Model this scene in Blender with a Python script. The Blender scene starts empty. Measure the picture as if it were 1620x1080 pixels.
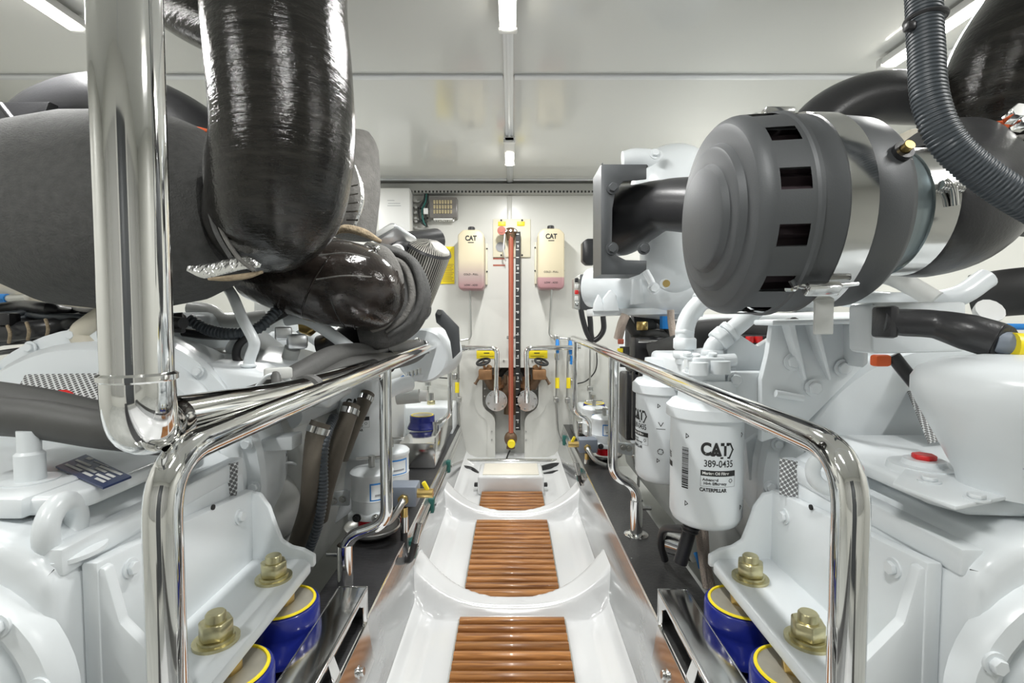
import bpy, bmesh, math, random
from mathutils import Vector as V, Matrix, Quaternion
random.seed(7)
S = bpy.context.scene
C = S.collection
# ---------------------------------------------------------------- camera
FPX, CAMH = 780.0, 0.88
PITCH = math.atan(35 / FPX)
cam = bpy.data.cameras.new('camera'); cam.sensor_width = 36; cam.lens = 36 * FPX / 1620; cam.clip_start = 0.02
co = bpy.data.objects.new('camera', cam); C.objects.link(co)
co.location = (0, 0, CAMH); co.rotation_euler = (math.pi / 2 - PITCH, 0, 0)
S.camera = co
# ---------------------------------------------------------------- world, exposure
w = bpy.data.worlds.new('world'); S.world = w; w.use_nodes = True
w.node_tree.nodes['Background'].inputs[0].default_value = (0.9, 0.95, 1, 1)
w.node_tree.nodes['Background'].inputs[1].default_value = 0.3
S.view_settings.view_transform = 'Standard'; S.view_settings.look = 'None'
S.view_settings.gamma = 1; S.view_settings.use_curve_mapping = False
S.view_settings.exposure = 0.66
LAMP_W = 6.0        # watts of every ceiling LED bar
CEIL, BACK = 1.734, 3.12
def P(px, py, d):
    u = (px - 810) / FPX; v = (540 - py) / FPX
    y = math.cos(PITCH) + v * math.sin(PITCH); z = -math.sin(PITCH) + v * math.cos(PITCH)
    t = d / y
    return V((u * t, d, CAMH + z * t))
def L(px, d): return px * d / FPX
# ---------------------------------------------------------------- materials
def mat(name, col, rough=0.5, metal=0.0, bump=None, var=None, spec=0.5, coat=0.0, trans=0.0, emit=0.0, aniso=0.0):
    """bump=(scale,strength[,stretch xyz]) ; var=(scale, amount)"""
    m = bpy.data.materials.new(name); m.use_nodes = True
    nt = m.node_tree; b = nt.nodes['Principled BSDF']
    b.inputs['Base Color'].default_value = (*col, 1); b.inputs['Roughness'].default_value = rough
    b.inputs['Metallic'].default_value = metal; b.inputs['Specular IOR Level'].default_value = spec
    b.inputs['Coat Weight'].default_value = coat; b.inputs['Coat Roughness'].default_value = 0.06
    b.inputs['Transmission Weight'].default_value = trans
    if emit:
        b.inputs['Emission Color'].default_value = (*col, 1); b.inputs['Emission Strength'].default_value = emit
    tc = nt.nodes.new('ShaderNodeTexCoord')
    if var:
        n = nt.nodes.new('ShaderNodeTexNoise'); n.inputs['Scale'].default_value = var[0]; n.inputs['Detail'].default_value = 4
        nt.links.new(tc.outputs['Object'], n.inputs['Vector'])
        mx = nt.nodes.new('ShaderNodeMix'); mx.data_type = 'RGBA'
        a = var[1]
        mx.inputs[6].default_value = (*[max(0, c * (1 - a)) for c in col], 1)
        mx.inputs[7].default_value = (*[min(1, c * (1 + a)) for c in col], 1)
        nt.links.new(n.outputs['Fac'], mx.inputs[0]); nt.links.new(mx.outputs[2], b.inputs['Base Color'])
    if bump:
        mp = nt.nodes.new('ShaderNodeMapping')
        if len(bump) > 2: mp.inputs['Scale'].default_value = bump[2]
        n = nt.nodes.new('ShaderNodeTexNoise'); n.inputs['Scale'].default_value = bump[0]; n.inputs['Detail'].default_value = 3
        nt.links.new(tc.outputs['Object'], mp.inputs['Vector']); nt.links.new(mp.outputs[0], n.inputs['Vector'])
        bp = nt.nodes.new('ShaderNodeBump'); bp.inputs['Strength'].default_value = bump[1]; bp.inputs['Distance'].default_value = 0.01
        nt.links.new(n.outputs['Fac'], bp.inputs['Height']); nt.links.new(bp.outputs[0], b.inputs['Normal'])
    return m
M = {}
def dm(k, *a, **kw): M[k] = mat(k, *a, **kw); return M[k]
dm('engine_white', (.78, .82, .84), .28, var=(6, .03), bump=(60, .02))
dm('engine_grey', (.60, .61, .59), .4, var=(8, .08), bump=(40, .06))
dm('gelcoat', (.79, .80, .805), .2, bump=(7, .035), coat=.3)
dm('wall_white', (.66, .66, .62), .30, bump=(5, .02))
dm('ceiling_paint', (.71, .715, .69), .12, bump=(2.2, .02), coat=.2)
dm('ceiling_strip', (.80, .82, .84), .25)
dm('bilge', (.50, .51, .49), .4, var=(5, .25))
dm('duct_grey', (.42, .42, .40), .5)
dm('chrome', (.86, .86, .85), .06, metal=1)
dm('steel', (.70, .70, .69), .14, metal=1, bump=(9, .03))
dm('steel_dull', (.55, .55, .53), .32, metal=1)
dm('alu', (.78, .80, .82), .3, metal=.9)
dm('blue_steel', (.30, .36, .38), .3, metal=.8)
dm('grey_gloss', (.52, .53, .53), .12, metal=.65, bump=(120, .02, (1, .05, 1)))
dm('black_top', (.035, .035, .035), .28, var=(9, .5), bump=(120, .1))
dm('black_rib', (.03, .03, .032), .4, bump=(30, .2, (1, 9, 1)))
dm('rubber', (.075, .075, .072), .55, var=(12, .2), bump=(90, .06))
dm('rubber_brown', (.105, .09, .07), .6, var=(10, .3), bump=(70, .12))
dm('black_plastic', (.022, .022, .024), .35, bump=(160, .03))
dm('black_matt', (.02, .02, .02), .6)
dm('black_satin', (.03, .03, .032), .32, bump=(220, .05))
dm('charcoal', (.085, .09, .095), .48, metal=.2, bump=(500, .05))
dm('charcoal_plate', (.075, .08, .085), .42, metal=.2)
dm('fabric', (.085, .085, .083), .85, var=(70, .35), bump=(260, .35))
dm('fabric_light', (.16, .155, .145), .85, var=(40, .4), bump=(160, .4))
dm('foil', (.75, .75, .74), .25, metal=1, bump=(55, .6))
dm('frayed', (.34, .27, .18), .9, var=(60, .5), bump=(120, .6))
dm('orange', (.80, .13, .03), .5)
dm('red', (.70, .02, .02), .35)
dm('blue', (.012, .022, .22), .22, coat=.5, var=(7, .2))
dm('blue_valve', (.02, .22, .62), .35)
dm('plate_blue', (.015, .03, .10), .35)
dm('yellow', (.90, .72, .02), .4)
dm('zinc', (.60, .55, .33), .28, metal=.9, var=(60, .25))
dm('brass', (.72, .52, .20), .28, metal=1)
dm('bronze', (.36, .20, .10), .42, metal=.7, var=(40, .3))
dm('bronze_dark', (.16, .10, .06), .5, metal=.5, var=(40, .3))
dm('white_plastic', (.82, .82, .80), .4)
dm('label_white', (.78, .78, .76), .5)
dm('ivory', (.78, .74, .58), .45)
dm('inkblack', (.02, .02, .02), .6)
dm('inkgrey', (.35, .36, .38), .6)
dm('slate', (.20, .23, .28), .45)
dm('led', (1, .97, .88), .4, emit=14)
dm('red_glass', (.65, .01, .02), .12, coat=.6)
dm('green', (.02, .14, .12), .45)
dm('red_hose', (.40, .10, .06), .3)
dm('copper_red', (.46, .17, .10), .35)
dm('braid', (.50, .42, .36), .5, metal=.4, bump=(300, .6))
dm('conduit', (.05, .06, .07), .45)
dm('beige', (.62, .58, .48), .5, var=(10, .1), bump=(30, .1))
dm('smoke', (.17, .16, .15), .25, var=(30, .2))
dm('terminal', (.5, .42, .25), .5, var=(90, .6))
dm('lilac', (.50, .50, .58), .5)
dm('seat_top', (.80, .76, .66), .55, var=(4, .08))
# --- special procedural ones
def lag(name, base, rough, bands):
    m = mat(name, base, rough, coat=.25, spec=.35); nt = m.node_tree; b = nt.nodes['Principled BSDF']
    tc = nt.nodes.new('ShaderNodeTexCoord')
    mp = nt.nodes.new('ShaderNodeMapping'); mp.inputs['Scale'].default_value = (1.2, 1.2, bands)
    n = nt.nodes.new('ShaderNodeTexNoise'); n.inputs['Scale'].default_value = 9; n.inputs['Detail'].default_value = 6; n.inputs['Roughness'].default_value = .65
    nt.links.new(tc.outputs['Object'], mp.inputs[0]); nt.links.new(mp.outputs[0], n.inputs['Vector'])
    n2 = nt.nodes.new('ShaderNodeTexNoise'); n2.inputs['Scale'].default_value = 120; n2.inputs['Detail'].default_value = 2
    nt.links.new(tc.outputs['Object'], n2.inputs['Vector'])
    ad = nt.nodes.new('ShaderNodeMath'); ad.operation = 'MULTIPLY_ADD'; ad.inputs[1].default_value = .30
    nt.links.new(n2.outputs['Fac'], ad.inputs[0]); nt.links.new(n.outputs['Fac'], ad.inputs[2])
    bp = nt.nodes.new('ShaderNodeBump'); bp.inputs['Strength'].default_value = .55; bp.inputs['Distance'].default_value = .0042
    nt.links.new(ad.outputs[0], bp.inputs['Height']); nt.links.new(bp.outputs[0], b.inputs['Normal']); nt.links.new(bp.outputs[0], b.inputs['Coat Normal'])
    r = nt.nodes.new('ShaderNodeValToRGB'); r.color_ramp.elements[0].position = .35; r.color_ramp.elements[1].position = .7
    r.color_ramp.elements[0].color = (*[c * .5 for c in base], 1); r.color_ramp.elements[1].color = (*[c * 2.2 for c in base], 1)
    nt.links.new(n.outputs['Fac'], r.inputs[0]); nt.links.new(r.outputs[0], b.inputs['Base Color'])
    M[name] = m
lag('lagging', (.012, .011, .0095), .12, 7)
lag('lagging_b', (.018, .014, .012), .14, 2)
def teak():
    m = mat('teak', (.4, .18, .06), .32, coat=.25); nt = m.node_tree; b = nt.nodes['Principled BSDF']
    tc = nt.nodes.new('ShaderNodeTexCoord'); oi = nt.nodes.new('ShaderNodeObjectInfo')
    ad = nt.nodes.new('ShaderNodeVectorMath'); ad.operation = 'ADD'
    cb = nt.nodes.new('ShaderNodeVectorMath'); cb.operation = 'SCALE'; cb.inputs[3].default_value = 7
    cx = nt.nodes.new('ShaderNodeCombineXYZ')
    nt.links.new(oi.outputs['Random'], cx.inputs[0]); nt.links.new(oi.outputs['Random'], cx.inputs[2]); nt.links.new(cx.outputs[0], cb.inputs[0])
    nt.links.new(tc.outputs['Object'], ad.inputs[0]); nt.links.new(cb.outputs[0], ad.inputs[1])
    mp = nt.nodes.new('ShaderNodeMapping'); mp.inputs['Scale'].default_value = (3, 55, 30)
    nt.links.new(ad.outputs[0], mp.inputs[0])
    n = nt.nodes.new('ShaderNodeTexNoise'); n.inputs['Scale'].default_value = 2.2; n.inputs['Detail'].default_value = 6; n.inputs['Distortion'].default_value = .6
    nt.links.new(mp.outputs[0], n.inputs['Vector'])
    r = nt.nodes.new('ShaderNodeValToRGB')
    r.color_ramp.elements[0].position = .3; r.color_ramp.elements[0].color = (.20, .070, .018, 1)
    r.color_ramp.elements[1].position = .72; r.color_ramp.elements[1].color = (.60, .275, .088, 1)
    nt.links.new(n.outputs['Fac'], r.inputs[0])
    hv = nt.nodes.new('ShaderNodeHueSaturation'); mr = nt.nodes.new('ShaderNodeMapRange'); mr.inputs[3].default_value = .8; mr.inputs[4].default_value = 1.2
    nt.links.new(oi.outputs['Random'], mr.inputs[0]); nt.links.new(mr.outputs[0], hv.inputs['Value'])
    nt.links.new(r.outputs[0], hv.inputs['Color']); nt.links.new(hv.outputs[0], b.inputs['Base Color'])
    M['teak'] = m
teak()
def perf(name, base, hole, pitch, rad):
    """perforated sheet: hexagonal dot pattern in object XY/XZ coordinates (uv stored as generated 'uv' attribute)"""
    m = mat(name, base, .35); nt = m.node_tree; b = nt.nodes['Principled BSDF']
    at = nt.nodes.new('ShaderNodeAttribute'); at.attribute_name = 'UVMap'
    sc = nt.nodes.new('ShaderNodeVectorMath'); sc.operation = 'SCALE'; sc.inputs[3].default_value = 1 / pitch
    nt.links.new(at.outputs['Vector'], sc.inputs[0])
    outs = []
    for off in ((0, 0, 0), (.5, .5, 0)):
        a = nt.nodes.new('ShaderNodeVectorMath'); a.operation = 'ADD'; a.inputs[1].default_value = off
        f = nt.nodes.new('ShaderNodeVectorMath'); f.operation = 'FRACTION'
        d = nt.nodes.new('ShaderNodeVectorMath'); d.operation = 'DISTANCE'; d.inputs[1].default_value = (.5, .5, 0)
        nt.links.new(sc.outputs[0], a.inputs[0]); nt.links.new(a.outputs[0], f.inputs[0]); nt.links.new(f.outputs[0], d.inputs[0])
        c = nt.nodes.new('ShaderNodeMath'); c.operation = 'LESS_THAN'; c.inputs[1].default_value = rad
        nt.links.new(d.outputs['Value'], c.inputs[0]); outs.append(c)
    mx = nt.nodes.new('ShaderNodeMath'); mx.operation = 'MAXIMUM'
    nt.links.new(outs[0].outputs[0], mx.inputs[0]); nt.links.new(outs[1].outputs[0], mx.inputs[1])
    mix = nt.nodes.new('ShaderNodeMix'); mix.data_type = 'RGBA'; mix.inputs[6].default_value = (*base, 1); mix.inputs[7].default_value = (*hole, 1)
    nt.links.new(mx.outputs[0], mix.inputs[0]); nt.links.new(mix.outputs[2], b.inputs['Base Color'])
    M[name] = m
perf('perforated', (.80, .82, .82), (.10, .10, .10), .0125, .27)
perf('perforated_big', (.78, .80, .80), (.16, .16, .16), .0105, .33)
def mesh_screen():
    m = mat('screen', (.62, .60, .55), .35, metal=.8); nt = m.node_tree; b = nt.nodes['Principled BSDF']
    at = nt.nodes.new('ShaderNodeAttribute'); at.attribute_name = 'UVMap'
    wv = nt.nodes.new('ShaderNodeTexWave'); wv.bands_direction = 'X'; wv.inputs['Scale'].default_value = 20
    wv.inputs['Distortion'].default_value = .6; wv.inputs['Detail Scale'].default_value = 12
    nt.links.new(at.outputs['Vector'], wv.inputs['Vector'])
    r = nt.nodes.new('ShaderNodeValToRGB'); r.color_ramp.elements[0].position = .25; r.color_ramp.elements[1].position = .6
    r.color_ramp.elements[0].color = (.03, .03, .03, 1); r.color_ramp.elements[1].color = (.62, .60, .55, 1)
    nt.links.new(wv.outputs['Fac'], r.inputs[0]); nt.links.new(r.outputs[0], b.inputs['Base Color'])
    M['screen'] = m
mesh_screen()
def bottle_mat(name, zmid, soft):
    m = mat(name, (.78, .70, .52), .38); nt = m.node_tree; b = nt.nodes['Principled BSDF']
    tc = nt.nodes.new('ShaderNodeTexCoord'); sp = nt.nodes.new('ShaderNodeSeparateXYZ')
    nt.links.new(tc.outputs['Generated'], sp.inputs[0])
    r = nt.nodes.new('ShaderNodeValToRGB'); e = r.color_ramp.elements
    e[0].position = 0; e[0].color = (.36, .19, .20, 1); e[1].position = 1; e[1].color = (.60, .53, .37, 1)
    a = e.new(zmid); a.color = (.44, .26, .27, 1) if soft < .1 else (.40, .31, .29, 1)
    c = e.new(zmid + soft); c.color = (.58, .51, .36, 1)
    nt.links.new(sp.outputs[2], r.inputs[0]); nt.links.new(r.outputs[0], b.inputs['Base Color'])
    b.inputs['Subsurface Weight'].default_value = .0
    M[name] = m
bottle_mat('bottle_a', .22, .28); bottle_mat('bottle_b', .185, .02)
# ---------------------------------------------------------------- mesh building
ORG = {}
def cat_path(pts, n=6):
    pts = [V(p) for p in pts]
    if n <= 1 or len(pts) < 3: return pts
    q = [2 * pts[0] - pts[1]] + pts + [2 * pts[-1] - pts[-2]]; out = []
    for i in range(1, len(q) - 2):
        a, b, c, d = q[i - 1], q[i], q[i + 1], q[i + 2]
        for k in range(n):
            t = k / n
            out.append(.5 * ((2 * b) + (c - a) * t + (2 * a - 5 * b + 4 * c - d) * t * t + (3 * b - a - 3 * c + d) * t ** 3))
    out.append(pts[-1]); return out
def bend_path(pts, r, n=7):
    """polyline with rounded corners of radius r"""
    pts = [V(p) for p in pts]; out = [pts[0]]
    for i in range(1, len(pts) - 1):
        a, b, c = pts[i - 1], pts[i], pts[i + 1]
        u = (a - b); w_ = (c - b); rr = min(r, u.length * .49, w_.length * .49)
        p0 = b + u.normalized() * rr; p1 = b + w_.normalized() * rr
        for k in range(n + 1):
            t = k / n; out.append((1 - t) ** 2 * p0 + 2 * t * (1 - t) * b + t * t * p1)
    out.append(pts[-1]); return out
def basis(ax):
    ax = V(ax).normalized(); h = V((0, 0, 1)) if abs(ax.z) < .9 else V((1, 0, 0))
    u = ax.cross(h).normalized(); return u, ax.cross(u).normalized() * -1, ax
class MB:
    def __init__(s): s.v = []; s.f = []; s.uv = {}
    def add(s, vs, fs):
        o = len(s.v); s.v += [V(v) for v in vs]; s.f += [[o + i for i in f] for f in fs]; return s
    def box(s, c, size, rot=None, bev=0.0, seg=2):
        c = V(c); hx, hy, hz = [a / 2 for a in size]
        R = rot if rot is not None else Matrix.Identity(3)
        bm = bmesh.new(); bmesh.ops.create_cube(bm, size=1)
        for v in bm.verts: v.co = V((v.co.x * size[0], v.co.y * size[1], v.co.z * size[2]))
        if bev: bmesh.ops.bevel(bm, geom=bm.edges[:], offset=min(bev, min(size) * .45), segments=seg, affect='EDGES', profile=.5)
        return s.frombm(bm, c, R)
    def frombm(s, bm, c=V((0, 0, 0)), R=Matrix.Identity(3)):
        bm.verts.index_update()
        vs = [R @ v.co + c for v in bm.verts]; fs = [[v.index for v in f.verts] for f in bm.faces]; bm.free(); return s.add(vs, fs)
    def tube(s, pts, r, seg=14, n=6, caps=True, corr=None, squash=1.0, up=None):
        path = cat_path(pts, n) if n > 1 else [V(p) for p in pts]
        m = len(path)
        if isinstance(r, (list, tuple)):
            k = len(r) - 1; rad = []
            for i in range(m):
                t = i / (m - 1) * k; j = min(int(t), k - 1); rad.append(r[j] * (1 - (t - j)) + r[j + 1] * (t - j))
        else: rad = [r] * m
        if corr:      # corrugated: resample by length, alternate the radius
            pitch, dep = corr; np_, nr = [], []; ln = [0]
            for i in range(1, m): ln.append(ln[-1] + (path[i] - path[i - 1]).length)
            k = max(4, int(ln[-1] / pitch)) * 4
            j = 0
            for i in range(k + 1):
                t = ln[-1] * i / k
                while j < m - 2 and ln[j + 1] < t: j += 1
                q = (t - ln[j]) / max(1e-9, ln[j + 1] - ln[j])
                np_.append(path[j].lerp(path[j + 1], q)); rr = rad[j] * (1 - q) + rad[j + 1] * q
                nr.append(rr - (dep if i % 4 in (2, 3) else 0))
            path, rad, m = np_, nr, k + 1
        tg = [(path[min(i + 1, m - 1)] - path[max(i - 1, 0)]).normalized() for i in range(m)]
        u, w_, _ = basis(tg[0])
        if up is not None: w_ = V(up); w_ = (w_ - tg[0] * w_.dot(tg[0])).normalized(); u = w_.cross(tg[0])
        vs = []
        for i in range(m):
            if i:
                q = tg[i - 1].rotation_difference(tg[i]); u = q @ u
                u = (u - tg[i] * u.dot(tg[i])).normalized()
            w_ = tg[i].cross(u)
            for k in range(seg):
                a = 2 * math.pi * k / seg
                vs.append(path[i] + u * math.cos(a) * rad[i] + w_ * math.sin(a) * rad[i] * squash)
        fs = [[i * seg + k, i * seg + (k + 1) % seg, (i + 1) * seg + (k + 1) % seg, (i + 1) * seg + k] for i in range(m - 1) for k in range(seg)]
        if caps: fs += [list(range(seg))[::-1], [(m - 1) * seg + k for k in range(seg)]]
        return s.add(vs, fs)
    def cyl(s, a, b, r0, r1=None, seg=20): return s.tube([a, b], [r0, r0 if r1 is None else r1], seg, 1)
    def lathe(s, prof, o, ax, seg=32, a0=0, a1=2 * math.pi, skip=None):
        u, w_, ax = basis(ax); o = V(o); n = len(prof); full = abs(a1 - a0 - 2 * math.pi) < 1e-6; k_ = seg if full else seg + 1
        vs = []; b = len(s.v)
        for (t, r) in prof:
            for k in range(k_):
                a = a0 + (a1 - a0) * k / seg
                vs.append(o + ax * t + (u * math.cos(a) + w_ * math.sin(a)) * max(r, 1e-5))
                s.uv[b + len(vs) - 1] = (a / (2 * math.pi), t)
        fs = [[i * k_ + k, i * k_ + (k + 1) % k_, (i + 1) * k_ + (k + 1) % k_, (i + 1) * k_ + k] for i in range(n - 1) for k in range(seg) if not (skip and skip(i, k))]
        return s.add(vs, fs)
    def prism(s, poly, d, bev=0.0, seg=2):
        """poly: 3-D points of one face; d: extrusion vector"""
        bm = bmesh.new(); vs = [bm.verts.new(V(p)) for p in poly]; f = bm.faces.new(vs)
        r = bmesh.ops.extrude_face_region(bm, geom=[f]); bmesh.ops.translate(bm, vec=V(d), verts=[e for e in r['geom'] if isinstance(e, bmesh.types.BMVert)])
        bmesh.ops.recalc_face_normals(bm, faces=bm.faces[:])
        if bev: bmesh.ops.bevel(bm, geom=bm.edges[:], offset=bev, segments=seg, affect='EDGES', profile=.5)
        return s.frombm(bm)
    def torus(s, c, ax, R, r, seg=28, rs=10):
        u, w_, ax = basis(ax); c = V(c); vs = []
        for i in range(seg):
            a = 2 * math.pi * i / seg; d = u * math.cos(a) + w_ * math.sin(a)
            for k in range(rs):
                b = 2 * math.pi * k / rs; vs.append(c + d * (R + r * math.cos(b)) + ax * r * math.sin(b))
        return s.add(vs, [[i * rs + k, i * rs + (k + 1) % rs, (i + 1) % seg * rs + (k + 1) % rs, (i + 1) % seg * rs + k] for i in range(seg) for k in range(rs)])
    def ball(s, c, r, seg=20, rings=12, sq=(1, 1, 1)):
        bm = bmesh.new(); bmesh.ops.create_uvsphere(bm, u_segments=seg, v_segments=rings, radius=1)
        R = Matrix.Diagonal(V(sq) * r); return s.frombm(bm, V(c), R)
    def hexa(s, c, ax, r, h, rot=0.3):
        u, w_, ax = basis(ax); c = V(c)
        p = [c + (u * math.cos(rot + i * math.pi / 3) + w_ * math.sin(rot + i * math.pi / 3)) * r for i in range(6)]
        return s.prism(p, ax * h, bev=r * .09, seg=1)
    def quad(s, a, b, c, d): return s.add([a, b, c, d], [[0, 1, 2, 3]])
    def build(s, name, material, parent=None, sharp=38, uvs=None):
        lo = V((min(v.x for v in s.v), min(v.y for v in s.v), min(v.z for v in s.v)))
        hi = V((max(v.x for v in s.v), max(v.y for v in s.v), max(v.z for v in s.v)))
        org = V(((lo.x + hi.x) / 2, (lo.y + hi.y) / 2, lo.z))
        me = bpy.data.meshes.new(name); me.from_pydata([v - org for v in s.v], [], s.f)
        if s.uv or uvs:
            ul = me.uv_layers.new(name='UVMap'); src = uvs or s.uv
            for lp in me.loops: ul.data[lp.index].uv = src.get(lp.vertex_index, (0, 0))
        bm = bmesh.new(); bm.from_mesh(me); bmesh.ops.recalc_face_normals(bm, faces=bm.faces[:]); bm.to_mesh(me); bm.free()
        me.polygons.foreach_set('use_smooth', [True] * len(me.polygons)); me.set_sharp_from_angle(angle=math.radians(sharp))
        me.materials.append(M[material]); me.update()
        o = bpy.data.objects.new(name, me); C.objects.link(o)
        return place(o, org, parent)
def place(o, org, parent):
    ORG[o.name] = V(org)
    if parent is not None: o.parent = parent; o.location = V(org) - ORG[parent.name]
    else: o.location = org
    return o
def tag(o, label, cat, group=None):
    o['label'] = label; o['category'] = cat
    if group: o['group'] = group
    return o
def thing(name, label, cat, loc=(0, 0, 0), group=None):
    o = bpy.data.objects.new(name, None); C.objects.link(o); o.empty_display_size = .05
    place(o, V(loc), None); return tag(o, label, cat, group)
def struct(o): o['kind'] = 'structure'; return o
def stuff(o): o['kind'] = 'stuff'; return o
def copy_mesh(o, d, parent):
    c = o.copy(); C.objects.link(c); return place(c, ORG[o.name] + V(d), parent)
def one(name, label, cat, mb, material, group=None, sharp=38): return tag(mb.build(name, material, None, sharp), label, cat, group)
def Rz(a): return Matrix.Rotation(a, 3, 'Z')
# lettering -> mesh outlines
def text_data(body, size, bold=0.0):
    cu = bpy.data.curves.new('t', 'FONT'); cu.body = body; cu.size = size; cu.align_x = 'CENTER'; cu.align_y = 'CENTER'; cu.offset = bold * size
    ob = bpy.data.objects.new('t', cu); C.objects.link(ob); bpy.context.view_layer.update()
    me = bpy.data.meshes.new_from_object(ob.evaluated_get(bpy.context.evaluated_depsgraph_get()))
    vs = [v.co.copy() for v in me.vertices]; fs = [list(p.vertices) for p in me.polygons]
    bpy.data.objects.remove(ob); bpy.data.curves.remove(cu); bpy.data.meshes.remove(me); return vs, fs
def flat_map(o, ux, uz): return lambda x, y: V(o) + V(ux) * x + V(uz) * y
def cyl_map(c, r, F, phi):   # c: centre at label height; F: unit vector towards the viewer; phi: turn to the right
    F = V(F); R = V((-F.y, F.x, 0))
    def m(x, y):
        a = phi + x / r; return V(c) + (F * math.cos(a) + R * math.sin(a)) * r + V((0, 0, y))
    return m
def put_text(mb, body, size, mp, x=0, y=0, bold=0.0, sx=1.0):
    vs, fs = text_data(body, size, bold); return mb.add([mp(v.x * sx + x, v.y + y) for v in vs], fs)
def put_rect(mb, mp, x0, y0, x1, y1, n=6):
    for i in range(n):
        a = x0 + (x1 - x0) * i / n; b = x0 + (x1 - x0) * (i + 1) / n
        mb.add([mp(a, y0), mp(b, y0), mp(b, y1), mp(a, y1)], [[0, 1, 2, 3]])
    return mb
def put_line(mb, mp, pts, wd):
    for (x0, y0), (x1, y1) in zip(pts, pts[1:]):
        d = V((x1 - x0, y1 - y0, 0)); l = d.length; n = V((-d.y, d.x, 0)) / l * wd / 2; e = d / l * wd / 2
        q = [(x0 - e.x + n.x, y0 - e.y + n.y), (x0 - e.x - n.x, y0 - e.y - n.y), (x1 + e.x - n.x, y1 + e.y - n.y), (x1 + e.x + n.x, y1 + e.y + n.y)]
        mb.add([mp(*p) for p in q], [[0, 1, 2, 3]])
    return mb
# ================================================================ THE ROOM
# ---- ceiling: panels with joint strips
ceil = struct(MB().box((0, 1.0, CEIL + .05), (4.0, 4.3, .06)).build('ceiling', 'ceiling_paint'))
XJ = -.012
for x0, x1 in ((-2.0, XJ), (XJ, 2.0)):
    for y0, y1 in ((-1.1, .40), (.40, 1.772), (1.772, 3.05), (3.05, 3.13)):
        MB().box(((x0 + x1) / 2, (y0 + y1) / 2, CEIL + .01), (x1 - x0 - .004, y1 - y0 - .004, .02), bev=.002, seg=1).build('panel', 'ceiling_paint', ceil)
for yj in (.40, 1.772, 3.05):
    for x0, x1 in ((-2.0, XJ - .02), (XJ + .02, 2.0)):
        MB().box(((x0 + x1) / 2, yj, CEIL - .004), (x1 - x0, .030, .008), bev=.003).build('joint_strip', 'ceiling_strip', ceil)
MB().box((XJ, 1.0, CEIL - .005), (.034, 4.24, .010), bev=.003).box((XJ, 1.0, CEIL - .011), (.012, 4.24, .006), bev=.002).build('cable_strip', 'ceiling_strip', ceil)
def lamp(x, y, ln, label, lit0=0.0, wd=.044):
    t = thing('ceiling_lamp', label, 'lamp', (x, y, CEIL - .03), 'LED bars under the ceiling')
    z = CEIL - .012
    MB().box((x, y, z - .012), (wd + .006, ln, .024), bev=.006).build('housing', 'white_plastic', t)
    for e in (-1, 1): MB().box((x, y + e * (ln / 2 - .012), z - .014), (wd + .012, .024, .028), bev=.005).build('end_cap', 'white_plastic', t)
    y0 = y - ln / 2 + .026 + lit0; y1 = y + ln / 2 - .026
    MB().box((x, (y0 + y1) / 2, z - .026), (wd - .008, y1 - y0, .012), bev=.004).build('diffuser', 'led', t)
    ld = bpy.data.lights.new('led_light', 'AREA'); ld.shape = 'RECTANGLE'; ld.size = wd; ld.size_y = ln - .06; ld.energy = LAMP_W; ld.color = (1, 1, .985)
    lo = bpy.data.objects.new('led_light', ld); C.objects.link(lo); lo.parent = t; lo.location = V((x, y, z - .036)) - ORG[t.name]
    return t
lamp(XJ, 1.25, .40, 'LED bar on the ceiling centre line, nearest and brightest in view')
lamp(XJ, 2.49, .36, 'small LED bar on the ceiling centre line close to the back wall', .13)
lamp(1.215, 1.44, .42, 'LED bar on the ceiling behind the black corrugated hose')
lamp(-1.225, 1.24, .42, 'LED bar on the ceiling beside the chrome upright pole')
for x, y, lb in ((XJ, .05, 'LED bar overhead of the teak walkway entrance'), (1.235, .3, 'LED bar over the gearbox with the red plug'), (-1.225, .1, 'LED bar over the gearbox with the blue nameplate'),
                 (1.235, 2.7, 'LED bar over the far end of the engine with oil filters'), (-1.225, 2.6, 'LED bar over the far end of the engine with hoses')):
    lamp(x, y, .40, lb)
# ---- back wall with the T shaped alcove
def W(px, py): return P(px, py, BACK)
def arc_pts(pts, r, n=5):
    p = [V(q) for q in pts]; k = len(p); out = []
    for i in range(k):
        a, b, c = p[i - 1], p[i], p[(i + 1) % k]
        u = (a - b); q = (c - b); rr = min(r[i], u.length * .49, q.length * .49)
        if rr < 1e-4: out.append(b); continue
        p0 = b + u.normalized() * rr; p1 = b + q.normalized() * rr
        out += [(1 - t) ** 2 * p0 + 2 * t * (1 - t) * b + t * t * p1 for t in [j / n for j in range(n + 1)]]
    return out
al = [(-.108, -.06), (-.108, .265), (-.188, .315), (-.188, .575), (.168, .575), (.168, .315), (.080, .265), (.080, -.06)]
arr = [0, .05, .05, .04, .04, .05, .05, 0]
alv = arc_pts([(x, BACK, z) for x, z in al], arr)
outer = [V((2.0, BACK, -.06)), V((2.0, BACK, CEIL)), V((-2.0, BACK, CEIL)), V((-2.0, BACK, -.06))]
wb = struct(MB().prism(alv + outer, (0, .14, 0)).build('wall_back', 'wall_white', sharp=25))
MB().box((0, BACK + .15, .27), (.5, .02, .70)).build('alcove_back', 'wall_white', wb)
def offs(poly, d):
    out = []; n = len(poly)
    for i in range(n):
        a = poly[max(i - 1, 0)]; c = poly[min(i + 1, n - 1)]; t = (c - a).normalized(); out.append(poly[i] + V((-t.z, 0, t.x)) * d)
    return out
oo = offs(alv, .050); ff = MB(); n = len(alv)
for k, dy in ((0, -.006), (1, 0)): pass
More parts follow.
